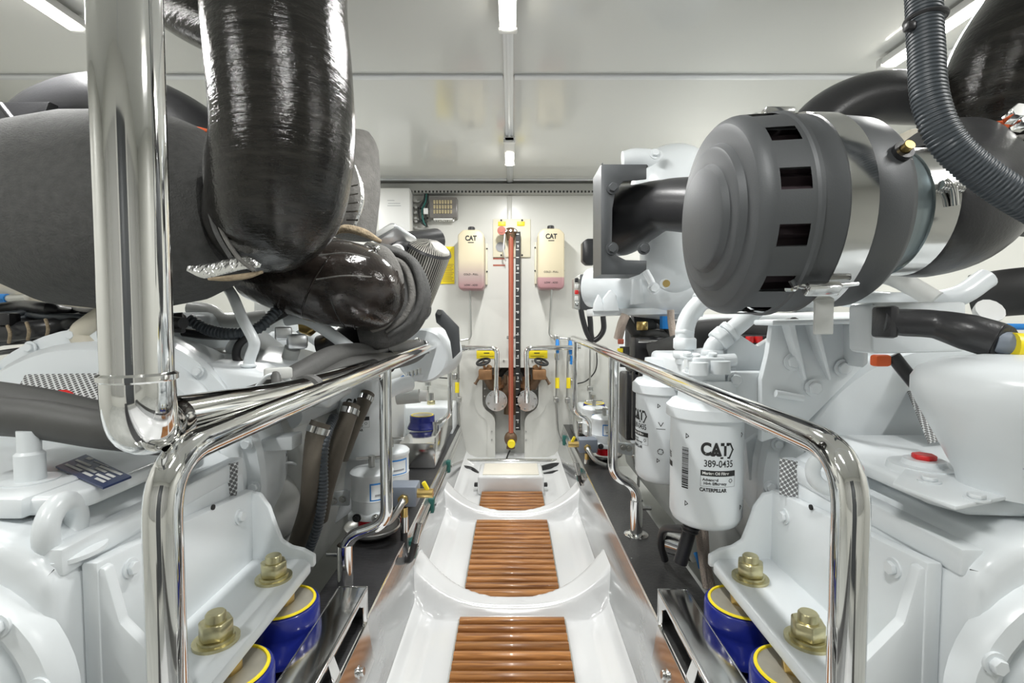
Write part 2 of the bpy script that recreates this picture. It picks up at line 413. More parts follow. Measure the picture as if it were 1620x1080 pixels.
ff.add([p + V((0, -.007, 0)) for p in alv] + [p + V((0, -.007, 0)) for p in oo] + [p for p in oo],
       [[i, i + 1, n + i + 1, n + i] for i in range(n - 1)] + [[n + i, n + i + 1, 2 * n + i + 1, 2 * n + i] for i in range(n - 1)])
ff.build('alcove_frame', 'wall_white', wb)
for px, py in ((767, 614), (767, 626), (848, 614), (848, 626), (778, 682), (778, 695), (832, 682), (832, 695), (797, 570), (842, 570)):
    p = W(px, py); MB().cyl(p + V((0, -.014, 0)), p, .006, seg=8).build('screw', 'steel_dull', wb)
MB().box((W(806, 330).x, BACK - .005, 1.50), (.03, .012, .30), bev=.004).build('cable_strip', 'wall_white', wb)
struct(MB().box((-2.03, 1.0, .85), (.06, 4.4, 1.9)).build('wall_left', 'wall_white'))
struct(MB().box((2.03, 1.0, .85), (.06, 4.4, 1.9)).build('wall_right', 'wall_white'))
struct(MB().box((0, -1.13, .85), (4.1, .06, 1.9)).build('wall_front', 'wall_white'))
# the bulkhead behind the camera: dark door and panels added out of view for the chrome to reflect
wf = struct(MB().box((0, -1.085, .78), (.66, .03, 1.5), bev=.01).build('added_door_1', 'charcoal_plate'))
MB().torus((.22, -1.05, .8), (0, 1, 0), .05, .009).build('added_door_handle', 'chrome', wf)
for i, (x0, x1) in enumerate(((-1.9, -1.2), (-1.15, -.45), (.45, 1.15), (1.2, 1.9))):  # unseen grey panels, added only to give the chrome darker reflections
    struct(MB().box(((x0 + x1) / 2, -1.08, .95), (x1 - x0, .04, 1.1), bev=.01).build('trim_%d' % (4 + i), 'duct_grey'))
# perforated cable duct below the ceiling
dz0, dz1 = W(800, 309).z, W(800, 294).z
td = struct(MB().box((0, BACK - .03, (dz0 + dz1) / 2), (3.98, .06, dz1 - dz0), bev=.003, seg=1).build('trim_1', 'duct_grey'))
sl = MB()
for i in range(96): sl.box((-1.06 + i * .0222, BACK - .0605, dz0 + .008), (.010, .004, .012))
stuff(sl.build('slot_row', 'black_matt', td))
# ---- floor: bilge plane and moulded white liner with two saddle frames
fl = struct(MB().box((0, 1.0, -.09), (4.0, 4.3, .06)).build('floor', 'bilge'))
def sm(a, b, x): t = max(0, min(1, (x - a) / (b - a))); return t * t * (3 - 2 * t)
def lin(x, y):
    ax = abs(x); z = .012 * sm(.225, .262, ax) + .03 * sm(.262, .30, ax)
    for yn, yf in ((1.400, 1.475), (2.098, 2.160)):
        q = (ax / .28)
        h = .030 + .066 * q ** 2.6
        yff = yf + .12 * q ** 2.2; ynn = yn - .0 + .03 * q ** 4
        m = sm(ynn, ynn + .028 + .03 * q ** 3, y) * (1 - sm(yff, yff + .016 + .04 * q ** 3, y))
        z = max(z, h * m + z * (1 - m))
    return z
xs = [i / 30 * .315 for i in range(-30, 31)]; ys = []
y = -.7
while y < BACK + .001:
    ys.append(y); near = any(abs(y - c) < .14 for c in (1.46, 2.16)) ; y += .008 if near else .03
ys.append(BACK + .1)
g = MB(); nx = len(xs)
g.add([(x, y, lin(x, y)) for y in ys for x in xs], [[j * nx + i, j * nx + i + 1, (j + 1) * nx + i + 1, (j + 1) * nx + i] for j in range(len(ys) - 1) for i in range(nx - 1)])
g.build('liner', 'gelcoat', fl, sharp=50)
# ---- stringers (engine bearers)
for k, s in ((2, -1), (3, 1)):
    prof = [(.287, -.05), (.287, .0), (.329, .206), (.470, .206), (.50, -.05)]
    o = struct(MB().prism([(s * x, -.9, z) for x, z in prof], (0, BACK + .9, 0), bev=.004, seg=1).build('trim_%d' % k, 'gelcoat'))
    MB().prism([(s * x, -.9, z) for x, z in [(.2868, .004), (.3275, .204), (.3255, .205), (.2846, .005)]], (0, BACK + .89, 0)).build('side_panel', 'grey_gloss', o)
    MB().prism([(s * x, -.9, z) for x, z in [(.326, .2065), (.471, .2065), (.471, .212), (.326, .212)]], (0, BACK + .89, 0), bev=.0015, seg=1).build('top_tread', 'black_top' if s > 0 else 'black_rib', o)
    MB().tube([(s * .3265, -.9, .208), (s * .3265, BACK - .02, .208)], .0035, 8, 1).build('edge_strip', 'steel', o)
# ---- teak gratings
def grating(label, y0, y1, n, wx=.150):
    t = thing('teak_grating', label, 'grating', (0, (y0 + y1) / 2, 0), 'teak floor gratings')
    pit = (y1 - y0) / n; first = None
    MB().box((0, (y0 + y1) / 2, .003), (wx * 2 + .012, y1 - y0 + .006, .005)).build('tray', 'black_matt', t)
    for e in (-1, 1): MB().box((e * (wx + .004), (y0 + y1) / 2, .006), (.004, y1 - y0 + .006, .010)).build('edge_strip', 'steel_dull', t)
    for i in range(n):
        y = y0 + (i + .5) * pit
        if first is None:
            h = pit * .32
            first = MB().prism([(-wx, y - h, .004), (-wx, y + h, .004), (-wx, y + h, .019), (-wx, y + h * .72, .026), (-wx, y - h * .72, .026), (-wx, y - h, .019)], (2 * wx, 0, 0), bev=.0012, seg=1).build('slat', 'teak', t)
        else: copy_mesh(first, (0, i * pit, 0), t)
grating('teak slatted grating nearest the camera, cut off by the photo', .99, 1.392, 11)
grating('long teak slatted grating in the middle of the walkway', 1.50, 2.082, 15)
grating('short teak slatted grating in front of the white step box', 2.19, 2.43, 6)
# ---- step box
t = thing('step_box', 'white moulded step box with cream padded top on the walkway', 'box', (-.006, 2.54, 0))
MB().box((-.006, 2.548, .048), (.333, .235, .096), bev=.012, seg=3).build('body', 'gelcoat', t)
MB().box((-.006, 2.548, .097), (.285, .190, .008), bev=.003).build('pad', 'seat_top', t)
for s in (-1, 1):
    MB().box((-.006 + s * .178, 2.50, .032), (.020, .03, .016), bev=.003).build('hinge', 'black_plastic', t)
# ---- transverse chrome pipe at the foot of the wall and black drain hoses
one('cross_pipe', 'polished pipe lying across the foot of the back wall', 'pipe', MB().cyl(P(720, 729, 3.0), P(897, 729, 3.0), .014), 'chrome')
one('drain_hose', 'black hose bundle on the floor left of the step box', 'hose', MB().tube([P(700, 738, 2.9), P(730, 740, 2.85), P(748, 744, 2.85), P(762, 758, 2.75)], .017).tube([P(705, 748, 2.8), P(735, 756, 2.78), P(757, 770, 2.7)], .012), 'black_plastic')
one('drain_hose', 'black hose bundle on the floor right of the step box', 'hose', MB().tube([P(856, 741, 2.85), P(880, 736, 2.9), P(905, 740, 2.9)], .017).tube([P(860, 750, 2.78), P(884, 746, 2.8), P(905, 752, 2.8)], .010), 'black_plastic')
# ================================================================ RAILINGS
TR = .0155
def rail(s, yn, ym, yf, label, zn=.757, zf=.785, jog_m=.385, jz=.40, base_m=.212, base_f=.212, jog_f=.385, flange=True, zlo=.10):
    x = s * .31; t = thing('handrail', label, 'railing', (x, yn, 0)); zz = lambda y: zn + (zf - zn) * (y - yn) / (yf - yn)
    MB().tube(bend_path([(x, yn, zlo), (x, yn, zn), (x, yn + .2, zz(yn + .2)), (x, yf + .05, zz(yf + .05)), (x, yf + .07, zz(yf))], .055, 9), TR, 20, 1).build('rail_tube', 'chrome', t)
    for i, (y, jx, bz) in enumerate(((ym, jog_m, base_m), (yf, jog_f, base_f))):
        zt = zz(y); z1 = jz if i == 0 else jz + .02
        p = MB().tube(bend_path([(x, y, zt - .004), (x, y, z1), (s * jx, y, z1 - .035), (s * jx, y, bz)], .042, 8), TR * (.96 if i == 0 else .8), 18, 1).build('post', 'chrome', t)
        MB().cyl((s * jx, y, bz), (s * jx, y, bz + (.11 if i == 0 else .07)), TR * 1.22).build('socket', 'chrome', p)
        if flange and i == 0: MB().lathe([(0, 0), (0, .037), (.004, .037), (.008, .024), (.009, 0)], (s * jx, y, bz), (0, 0, 1), 24).build('flange', 'chrome', p)
        if i == 0: MB().cyl((s * (jx + .015), y, bz + .085), (s * (jx + .045), y, bz + .085), .006, seg=10).build('set_screw', 'steel', p)
    return t
rail(1, .444, 1.50, 2.42, 'chrome handrail right of the walkway in front of the oil filters', zlo=-.06)
rail(-1, .430, 1.20, 2.45, 'chrome handrail left of the walkway below the big black exhaust', jog_m=.415, jz=.375, base_f=.30, flange=False, zlo=-.06)
# ---- chrome upright and its horizontal run on the left
t = thing('chrome_pipe', 'thick chrome upright pole bending into a pipe along the left handrail', 'pipe', (-.31, .41, .76))
px_ = -.312
MB().cyl((px_, .41, .828), (px_, .41, CEIL), .0255, seg=28).build('upright', 'chrome', t)
MB().tube([(px_, .41, .835), (px_ - .002, .413, .810), (px_ - .012, .43, .789), (px_ - .03, .465, .779), (px_ - .04, .50, .776)], .0265, 24, 6).build('elbow', 'chrome', t)
MB().lathe([(0, .0255), (.002, .0285), (.006, .0285), (.008, .0255)], (px_, .41, .828), (0, 0, 1), 28).build('weld_ring', 'chrome', t)
MB().tube([(px_ - .04, .50, .776), (-.356, .8, .757), (-.362, 1.28, .752)], .025, 22, 4).build('run', 'chrome', t)
MB().tube([(-.3555, .84, .7555), (-.356, .865, .755)], .0285, 22, 1).build('joint_ring', 'rubber', t)
# ================================================================ ON THE BACK WALL
def wbox(px0, py0, px1, py1, t, off=0.0, bev=.003):
    a, b = W(px0, py0), W(px1, py1); return MB().box(((a.x + b.x) / 2, BACK - off - t / 2, (a.z + b.z) / 2), (abs(b.x - a.x), t, abs(a.z - b.z)), bev=bev)
def Q(px, py, off): p = W(px, py); return V((p.x, BACK - off, p.z))
# coolant expansion bottles
def bottle(x0, x1, ytop, ybot, m, label, lvl):
    cx = (x0 + x1) / 2; D_ = BACK - .165; a, b = P(x0, ytop, D_), P(x1, ybot, D_); w_, h = b.x - a.x, a.z - b.z
    t = thing('coolant_bottle', label, 'bottle', ((a.x + b.x) / 2, BACK - .10, b.z), 'coolant bottles on the back wall')
    xm = (a.x + b.x) / 2; yb = BACK - .165; sh = .030
    poly = [(a.x + .012, yb, b.z), (b.x - .012, yb, b.z), (b.x, yb, b.z + .02), (b.x, yb, a.z - sh), (b.x - .03, yb, a.z), (a.x + .03, yb, a.z), (a.x, yb, a.z - sh), (a.x, yb, b.z + .02)]
    bo = MB().prism(poly, (0, .14, 0), bev=.012, seg=3).build('body', m, t)
    MB().lathe([(0, .016), (.006, .016), (.006, .021), (.026, .021), (.030, .017), (.030, 0)], (xm, yb + .05, a.z - .006), (0, 0, 1), 22).build('cap', 'black_plastic', t)
    for e in (-1, 1):
        MB().box((xm + e * (w_ / 2 + .006), BACK - .012, (a.z + b.z) / 2 - .01), (.014, .022, h * .72), bev=.003).build('mounting_ear', 'ivory', t)
        for q in (.24, -.16): MB().cyl((xm + e * (w_ / 2 + .010), BACK - .028, b.z + h * (.5 + q)), (xm + e * (w_ / 2 + .010), BACK - .02, b.z + h * (.5 + q)), .005, seg=8).build('screw', 'black_matt', t)
    tx = MB(); mp = flat_map((xm, yb - .0008, 0), (1, 0, 0), (0, 0, 1))
    Z_ = lambda q: P(0, q, D_).z
    put_text(tx, 'CAT', .040, mp, 0, Z_(lvl[0]), bold=.045, sx=.85); put_rect(tx, mp, -.018, Z_(lvl[0] + 7.2), .018, Z_(lvl[0] + 5.8), 1)
    put_text(tx, 'COLD - FULL', .015, mp, 0, Z_(lvl[1]), bold=.02); put_text(tx, 'LOW - ADD', .015, mp, 0, Z_(lvl[2]), bold=.02)
    stuff(tx.build('print', 'inkblack', bo))
    p = W(cx, ybot)
    return t
bottle(724, 766, 363, 458, 'bottle_a', 'cream coolant bottle stained purple over its lower half, left of the sight gauge', (377, 434, 451))
bottle(851, 893, 361, 457, 'bottle_b', 'cream coolant bottle with pink coolant at the bottom, right of the sight gauge', (374, 430, 447))
one('coolant_line', 'thin steel line running down from the purple stained coolant bottle', 'pipe', MB().tube(bend_path([Q(745, 452, .09), Q(745, 470, .05), Q(746, 530, .03), Q(743, 536, .03), Q(730, 538, .05)], .02), .006, 8, 1), 'steel_dull')
one('coolant_line', 'thin steel line running down from the pink filled coolant bottle', 'pipe', MB().tube(bend_path([Q(871, 452, .09), Q(870, 490, .05), Q(868, 528, .03), Q(874, 534, .03), Q(900, 535, .05)], .02), .006, 8, 1), 'steel_dull')
# white enclosure, terminal box, cables, yellow notice
t = thing('control_box', 'white rectangular control box high on the back wall', 'box', W(630, 340)); wbox(606, 305, 655, 376, .12, bev=.008).build('case', 'white_plastic', t)
tx = MB(); mp = flat_map((0, BACK - .1212, 0), (1, 0, 0), (0, 0, 1))
for a, b, y_ in ((617, 628, 324), (618, 637, 328.5), (617, 638, 332)): put_rect(tx, mp, W(a, 0).x, W(0, y_ + .7).z, W(b, 0).x, W(0, y_).z, 1)
stuff(tx.build('print', 'inkgrey', t))
t = thing('terminal_box', 'smoked translucent terminal box with brass strips, below the cable duct', 'box', W(702, 333))
wbox(682, 316, 725, 348, .07, bev=.006).build('case', 'smoke', t)
for j in range(3):
    for i in range(7): wbox(688.5 + i * 4.3, 321 + j * 7.5, 691.5 + i * 4.3, 326.5 + j * 7.5, .006, .069, .001).build('terminal', 'terminal', t)
for i in range(5): MB().cyl(Q(690 + i * 7, 347, .035), Q(690 + i * 7, 352, .035), .009, seg=10).build('cable_gland', 'steel_dull', t)
wbox(688, 348, 718, 350.5, .06, 0, .002).build('clip_rail', 'white_plastic', t)
t = thing('cable_tree', 'grey clipped cables between the white control box and terminal box', 'cable', W(665, 345))
for i, (ya, yb) in enumerate(((320, 316), (330, 334), (338, 330), (347, 352), (352, 346), (362, 366), (369, 360))):
    MB().tube([Q(656, ya, .03), Q(663, ya + 1, .035), Q(670, (ya + yb) / 2, .03), Q(679, yb, .03)], .006, 8).build('cable', ('steel_dull', 'rubber', 'duct_grey')[i % 3], t)
    MB().box(Q(660, ya, .03), (.018, .03, .016), bev=.003).build('clip', 'duct_grey', t)
for i, (c, a) in enumerate((('black_matt', 0), ('green', 2), ('black_matt', 4))):
    MB().tube([Q(675 + a, 310, .05), Q(673 + a * 1.5, 322, .06), Q(665 + a * 2.6, 335, .05), Q(668 + a * 2, 352, .05), Q(677, 360, .04)], .006, 8).build('wire', c, t)
wbox(673, 333, 680, 342, .02, .05, .002).build('tag', 'white_plastic', t)
sg = wbox(692, 390, 719, 449, .006, bev=.001); sg = tag(sg.build('notice_sheet', 'yellow'), 'yellow printed notice sheet left of the purple stained bottle', 'sign')
tx = MB(); mp = flat_map((0, BACK - .0066, 0), (1, 0, 0), (0, 0, 1))
for i in range(11): put_rect(tx, mp, W(697, 0).x, W(0, 418 + i * 2.6 + .7).z, W(716 - (i * 7) % 5, 0).x, W(0, 418 + i * 2.6).z, 1)
stuff(tx.build('print', 'bronze', sg))
# sight gauge: panel, valve head, red tube, scale, foot valve
t = thing('gauge_panel', 'cream plate with two yellow labels behind the sight gauge head', 'panel', W(809, 405))
wbox(780, 347, 839, 407, .012, bev=.002).build('plate', 'ivory', t)
for a in (788, 818): wbox(a, 351, a + 12, 358, .003, .012, .001).build('label', 'yellow', t)
for a, b in ((793, 349), (826, 349), (793, 404), (826, 404)): MB().cyl(Q(a, b, .016), Q(a, b, .01), .006, seg=8).build('screw', 'black_matt', t)
MB().lathe([(0, 0), (0, .03), (.004, .03), (.004, 0)], Q(792, 391, .012), (0, -1, 0), 20).build('round_label', 'inkgrey', t)
for yy in (409, 419.5): wbox(780, yy - 1.2, 799, yy + 1.2, .002, 0, .0).build('strip_label', 'red_hose', t)
t = thing('sight_gauge', 'tall sight gauge with red tube and black scale on the back wall', 'gauge', Q(812, 690, .06))
MB().tube([Q(808.5, 372, .07), Q(808.5, 680, .07)], .0155, 14, 1).build('red_tube', 'red_hose', t)
MB().tube([Q(807.5, 372, .084), Q(807.5, 680, .084)], .004, 8, 1).build('tube_core', 'copper_red', t)
sc = wbox(815.5, 369, 823, 677, .012, .05, .001).build('scale', 'inkblack', t)
ti = MB(); mp = flat_map((0, BACK - .0626, 0), (1, 0, 0), (0, 0, 1))
for i in range(26):
    yy = 373 + i * 12; put_rect(ti, mp, W(816.5, 0).x, W(0, yy + .6).z, W(821, 0).x, W(0, yy - .6).z, 1)
for i, ch in enumerate('987654321'): put_text(ti, ch, .022, mp, W(819.5, 0).x, W(0, 392 + i * 34).z, bold=.02)
stuff(ti.build('ticks', 'label_white', sc))
hd = MB().ball(Q(808, 369, .05), .034, sq=(1.25, 1, .8)).lathe([(0, .022), (.03, .03), (.05, .02)], Q(808, 382, .06), (0, 0, 1), 14).cyl(Q(808, 369, .05), Q(792, 369, .05), .012).build('valve_head', 'bronze_dark', t)
for a in (801, 808, 815): MB().cyl(Q(a, 369, .085), Q(a, 369, .10), .007, seg=10).build('bolt', 'steel', hd)
MB().lathe([(0, 0), (0, .026), (.010, .026), (.010, .014), (.014, .014), (.014, 0)], Q(794, 369, .09), (0, -1, 0), 18).build('handwheel', 'red_hose', hd)
MB().tube([Q(799, 374, .10), Q(797, 398, .09), Q(800, 414, .04)], .004, 8).build('tie_strap', 'white_plastic', t)
MB().box(Q(808.5, 533, .06), (.055, .02, .02), bev=.004).build('clamp', 'steel', t)
ft = MB().ball(Q(808, 690, .06), .034, sq=(1.2, 1, 1.4)).lathe([(0, .028), (.04, .022)], Q(808, 705, .06), (0, 0, 1), 14).build('foot_valve', 'bronze_dark', t)
MB().lathe([(0, 0), (0, .024), (.03, .024), (.034, .02), (.034, 0)], Q(809, 695, .09), (0, -1, 0), 20).build('yellow_knob', 'yellow', ft)
MB().tube([Q(807, 708, .06), Q(804, 714, .06), Q(801, 723, .06)], .005, 8).build('drain_wire', 'black_matt', ft)
# raw water strainers and gate valves in the alcove
def strainer(s, cx, label):
    t = thing('strainer', label, 'valve', Q(cx, 650, 0), 'raw water strainers in the wall alcove')
    c = Q(cx, 631, 0)
    MB().lathe([(-.02, 0), (-.02, .060), (.05, .062), (.05, .067), (.062, .067), (.062, .060), (.066, .058), (.066, 0)], c, (0, -1, 0), 28).build('lid', 'steel', t)
    for k in range(6):
        a = k * math.pi / 3 + .3; q = c + V((math.cos(a) * .052, -.066, math.sin(a) * .052)); MB().hexa(q, (0, -1, 0), .007, .008).build('bolt', 'steel_dull', t)
    MB().cyl(c + V((0, -.0, .05)), c + V((0, 0, .14)), .032, .028).lathe([(0, .02), (0, .046), (.018, .046), (.018, .02)], c + V((0, 0, .075)), (0, 0, 1), 16).build('body', 'bronze', t)
    v = Q(cx - s * 5, 592, .03)
    for e in (-1, 1): MB().cyl(v + V((e * .035, 0, -.05)), v + V((e * .035, 0, .0)), .012, seg=10).build('flange_bolt', 'bronze_dark', t)
    return t
strainer(-1, 786, 'bronze strainer with round steel lid, left of the red sight tube')
strainer(1, 833, 'bronze strainer with round steel lid, right of the red sight tube')
one('inlet_casting', 'dark bronze inlet casting between the two strainers in the alcove', 'casting', MB().ball(Q(809, 618, -.02), .085, sq=(1.0, .5, 1.15)).lathe([(0, .05), (.12, .045)], Q(809, 655, -.02), (0, 0, 1), 18), 'bronze_dark')
one('alcove_hose', 'black hose loop at the top of the wall alcove', 'hose', MB().tube([Q(790, 595, -.08), Q(800, 583, -.05), Q(812, 579, -.04), Q(826, 584, -.05), Q(834, 596, -.08)], .02), 'black_matt')
def gate_valve(s, cx, label):
    t = thing('gate_valve', label, 'valve', Q(cx, 605, .06), 'bronze gate valves with black wheels')
    a = Q(cx, 590, .06); h = Q(cx + s * (-1.5 if s < 0 else -1.5) * -1, 571, .10)
    b = MB().box(a, (.085, .07, .065), bev=.008); b.build('body', 'bronze', t)
    MB().tube([a, Q(cx + s * -7, 577, .08)], [.024, .016], 12, 1).build('bonnet', 'bronze', t)
    w_ = Q(cx + s * -3 * -1, 570, .10); ax = V((s * .25, -.35, .9)).normalized()
    wh = MB().torus(w_, ax, .040, .008).build('handwheel', 'black_matt', t)
    u, q, _ = basis(ax)
    for k in range(3): MB().cyl(w_, w_ + (u * math.cos(k * 2.1) + q * math.sin(k * 2.1)) * .04, .006, seg=8).build('spoke', 'black_matt', wh)
    MB().cyl(w_, a, .008, seg=8).build('stem', 'bronze', t)
    MB().tube([Q(cx + s * 8 , 592, .06), Q(cx + s * 14, 602, .07), Q(cx + s * 16, 605, .07)], [.010, .008, .013], 10).build('lever', 'bronze_dark', t)
    MB().cyl(a, Q(cx - s * 10, 612, .02), .030, .026).build('tail_pipe', 'bronze_dark', t)
gate_valve(-1, 769, 'bronze gate valve with black handwheel, left of the alcove')
gate_valve(1, 852, 'bronze gate valve with black handwheel, right of the alcove')
for s, pts, lb in ((-1, [(729, 549), (787, 549), (786, 632)], 'polished pipe bending down to the strainer lid left of the red tube'), (1, [(915, 548), (832, 549), (833, 632)], 'polished pipe bending down to the strainer lid right of the red tube')):
    t = thing('water_pipe', lb, 'pipe', Q(pts[1][0], 632, .1))
    MB().tube(bend_path([Q(*pts[0], .10), Q(*pts[1], .10), Q(pts[2][0], pts[2][1] - 18, .12), Q(*pts[2], .075)], .035, 7), .0155, 16, 1).build('tube', 'chrome', t)
    MB().cyl(Q(pts[0][0] - s * 3, pts[0][1], .10), Q(pts[0][0] - s * 9, pts[0][1], .10), .020).build('union', 'steel', t)
for a, b, c, d, nm in ((754, 554.5, 784, 567, 'left'), (836, 554, 866, 566.5, 'right')):
    sg = tag(wbox(a, b, c, d, .004, bev=.001).build('valve_sign', 'yellow'), 'yellow sign above the gate valve %s of the sight gauge' % nm, 'sign')
    tx = MB(); put_rect(tx, flat_map((0, BACK - .0046, 0), (1, 0, 0), (0, 0, 1)), W(a + 10, 0).x, W(0, 559).z, W(a + 19, 0).x, W(0, 557.5).z, 1)
    put_rect(tx, flat_map((0, BACK - .0046, 0), (1, 0, 0), (0, 0, 1)), W(a + 4, 0).x, W(0, 563.5).z, W(a + 26, 0).x, W(0, 562.8).z, 1); stuff(tx.build('print', 'inkblack', sg))
# small bore lines with clips, yellow sleeves and blue valves
def line(label, pts, clips=(), yellow=None, blue=None, r=.0075):
    t = thing('fuel_line', label, 'pipe', Q(*pts[-1], .04))
    MB().tube(bend_path([Q(a, b, .045) for a, b in pts], .03), r, 10, 1).build('tube', 'steel_dull', t)
    for a, b in clips: MB().box(Q(a, b, .04), (.034, .04, .034), bev=.006).build('clip', 'steel_dull', t)
    if yellow: MB().tube([Q(yellow[0], yellow[1] - 8, .05), Q(yellow[0], yellow[1] + 8, .05)], .0135, 12, 1).build('yellow_sleeve', 'yellow', t)
    if blue:
        vb = MB().tube([Q(blue[0], blue[1] + 22, .05), Q(blue[0], blue[1] + 12, .05)], .016, 10, 1).cyl(Q(blue[0], blue[1] - 9, .05), Q(blue[0], blue[1] - 15, .05), .014).build('valve', 'steel', t)
        MB().tube([Q(blue[0], blue[1] - 10, .075), Q(blue[0], blue[1], .08), Q(blue[0] + .5, blue[1] + 11, .075)], [.010, .014, .009], 10).build('lever', 'blue_valve', vb)
line('steel line with yellow sleeve beside the far left rail post', [(726, 562), (726, 640), (729, 690), (728, 700)], [(726, 562), (727, 630), (720, 593)], (724.5, 611))
line('steel line with blue lever and yellow sleeve nearest the right gate valve', [(880, 535), (879, 640), (881, 680), (886, 694)], [(879, 533), (879, 630)], (880.5, 604), (880, 546))
line('steel line with blue lever and yellow sleeve beside the far right rail post', [(900, 536), (897, 560), (896, 632), (900, 645), (908, 653)], [(897, 631), (905, 602)], (898, 604), (900, 548))
MBx = MB().tube([Q(903, 561, .09), Q(901, 574, .085)], [.012, .009], 10, 1); one('valve_lever', 'single blue lever hanging below the pair of blue valves', 'valve', MBx, 'blue_valve')
line('thin steel line with one clip right of the far rail post', [(932, 545), (931, 660)], [(932, 613)], r=.006)
line('thin steel line with one clip left of the far rail post, above the white tank', [(679, 590), (679, 650)], [(679, 605)], r=.006)
one('thin_cable', 'thin black cable looping over the wall right of the far rail post', 'cable', MB().tube([Q(911, 606, .03), Q(925, 602, .03), Q(938, 590, .03), Q(943, 575, .03), Q(942, 548, .03)], .004, 8), 'black_matt')
one('thin_cable', 'thin black cable looping over the wall left of the far rail post', 'cable', MB().tube([Q(678, 588, .03), Q(690, 595, .03), Q(706, 597, .03), Q(728, 598, .03)], .004, 8), 'black_matt')
# white tanks standing at the wall on both sides with a dark filler neck
for s, x0, x1, yt, nx, lb in ((-1, 622, 716, 643, 682, 'white moulded tank at the wall behind the left far rail post'), (1, 921, 965, 646, 938, 'white moulded tank at the wall behind the right fuel filters')):
    t = thing('day_tank', lb, 'tank', P((x0 + x1) / 2, 700, 2.85))
    a, b = P(x0, yt, 2.85), P(x1, yt, 2.85)
    MB().box(((a.x + b.x) / 2, 2.97, a.z / 2 + .1), (b.x - a.x, .24, a.z - .2 if a.z > .5 else a.z - .2), bev=.015, seg=3).build('body', 'engine_white', t)
    q = P(nx, yt - 2, 2.93); MB().hexa(q, (0, 0, 1), .025, .03).build('nut', 'zinc', t); MB().cyl(q, q + V((0, 0, .075)), .016).build('neck', 'steel_dull', t)
# black wall sensor, breaker panel and harness at the right of the wall
t = thing('relay_panel', 'charcoal relay panel with switches and hanging black harness beside the turbocharger', 'panel', P(925, 480, 2.3))
MB().prism([P(918, 434, 2.3), P(940, 432, 2.3), P(941, 490, 2.3), P(918, 490, 2.3)], (.0, .10, 0), bev=.004).build('case', 'charcoal_plate', t)
MB().prism([P(908, 440, 2.32), P(918, 434, 2.3), P(918, 490, 2.3), P(908, 487, 2.32)], (.0, .08, 0), bev=.003).build('side', 'steel_dull', t)
for i, c in enumerate(('black_plastic', 'white_plastic', 'red', 'white_plastic', 'steel')): MB().box(P(912, 443 + i * 9.5, 2.295), (.016, .012, .02), bev=.003).build('switch', c, t)
for i, pts in enumerate(([(919, 490), (922, 505), (928, 525), (936, 540)], [(932, 490), (934, 510), (935, 528), (938, 542)], [(954, 500), (955, 520), (948, 533), (938, 540)])): MB().tube([P(a, b, 2.3) for a, b in pts], .013, 10).build('harness', 'black_satin', t)
one('sensor_box', 'small black box fixed beside the square black guard', 'box', MB().prism([P(922, 382, 2.2), P(929, 377, 2.2), P(942, 377, 2.2), P(942, 418, 2.2), P(929, 418, 2.2), P(922, 412, 2.2)], (0, .07, 0), bev=.006), 'black_plastic')
# ================================================================ ENGINES AND GEARBOXES (both sides share the castings)
dm('cap_steel', (.42, .40, .34), .45, metal=.5, var=(30, .25))
def bolt_nut(x, y, z, parent, r=.021, sc=1.0):
    MB().lathe([(0, 0), (0, r * 1.62), (.005, r * 1.62), (.005, 0)], (x, y, z), (0, 0, 1), 30).build('washer', 'zinc', parent)
    MB().lathe([(.005, 0), (.005, r * 1.28), (.009, r * 1.25), (.009, 0)], (x, y, z), (0, 0, 1), 28).build('nut_flange', 'zinc', parent)
    MB().hexa((x, y, z + .009), (0, 0, 1), r * 1.22, r * 1.25, .55 + y).build('nut', 'zinc', parent)
    MB().lathe([(0, 0), (0, r * .72), (r * 2.15, r * .72), (r * 2.28, r * .62), (r * 2.28, 0)], (x, y, z), (0, 0, 1), 24).build('stud', 'zinc', parent)
def capbolt(p, ax, r, h, parent, m='engine_white', nm='bolt'):
    p = V(p); ax = V(ax).normalized(); q = MB().lathe([(0, 0), (0, r * 1.4), (h * .3, r * 1.4), (h * .3, 0)], p, ax, 16); q.hexa(p + ax * h * .3, ax, r, h * .7); return q.build(nm, m, parent)
def bracket(s, label):
    """gearbox foot: flange with two studs, upright web, curved far end plate, near gusset"""
    t = thing('gearbox_bracket', label, 'bracket', (s * .49, .85, .34)); X = lambda x: s * x
    FZ = .367
    MB().prism([(X(.425), .66, FZ), (X(.57), .66, FZ), (X(.57), 1.05, FZ), (X(.455), 1.05, FZ), (X(.425), 1.02, FZ)], (0, 0, -.024), bev=.005).build('flange', 'engine_white', t)
    MB().prism([(X(.555), .645, .345), (X(.555), 1.045, .345), (X(.555), 1.045, .515), (X(.555), .645, .555)], (X(.022), 0, 0), bev=.004).build('web', 'engine_white', t)
    e = [(.425, .348), (.425, .372), (.45, .386), (.475, .392), (.495, .405), (.508, .440), (.520, .478), (.540, .507), (.575, .515), (.575, .348)]
    MB().prism([(X(a), 1.035, b) for a, b in e], (0, .016, 0), bev=.004).build('end_plate', 'engine_white', t)
    g = [(.435, .35), (.445, .378), (.53, .47), (.548, .545), (.575, .550), (.575, .35)]
    MB().prism([(X(a), .648, b) for a, b in g], (0, .018, 0), bev=.004).build('gusset', 'engine_white', t)
    bolt_nut(X(.472), .955, FZ, t); bolt_nut(X(.472), .765, FZ, t)
    capbolt((X(.555), .985, .480), (-s, 0, 0), .011, .010, t)
    capbolt((X(.555), .70, .52), (-s, 0, 0), .010, .010, t)
    MB().cyl((X(.553), .90, .532), (X(.556), .90, .532), .005, seg=10).build('hole', 'black_matt', t)
    return t
bracket(-1, 'white gearbox foot bracket with two zinc nuts, left of the walkway')
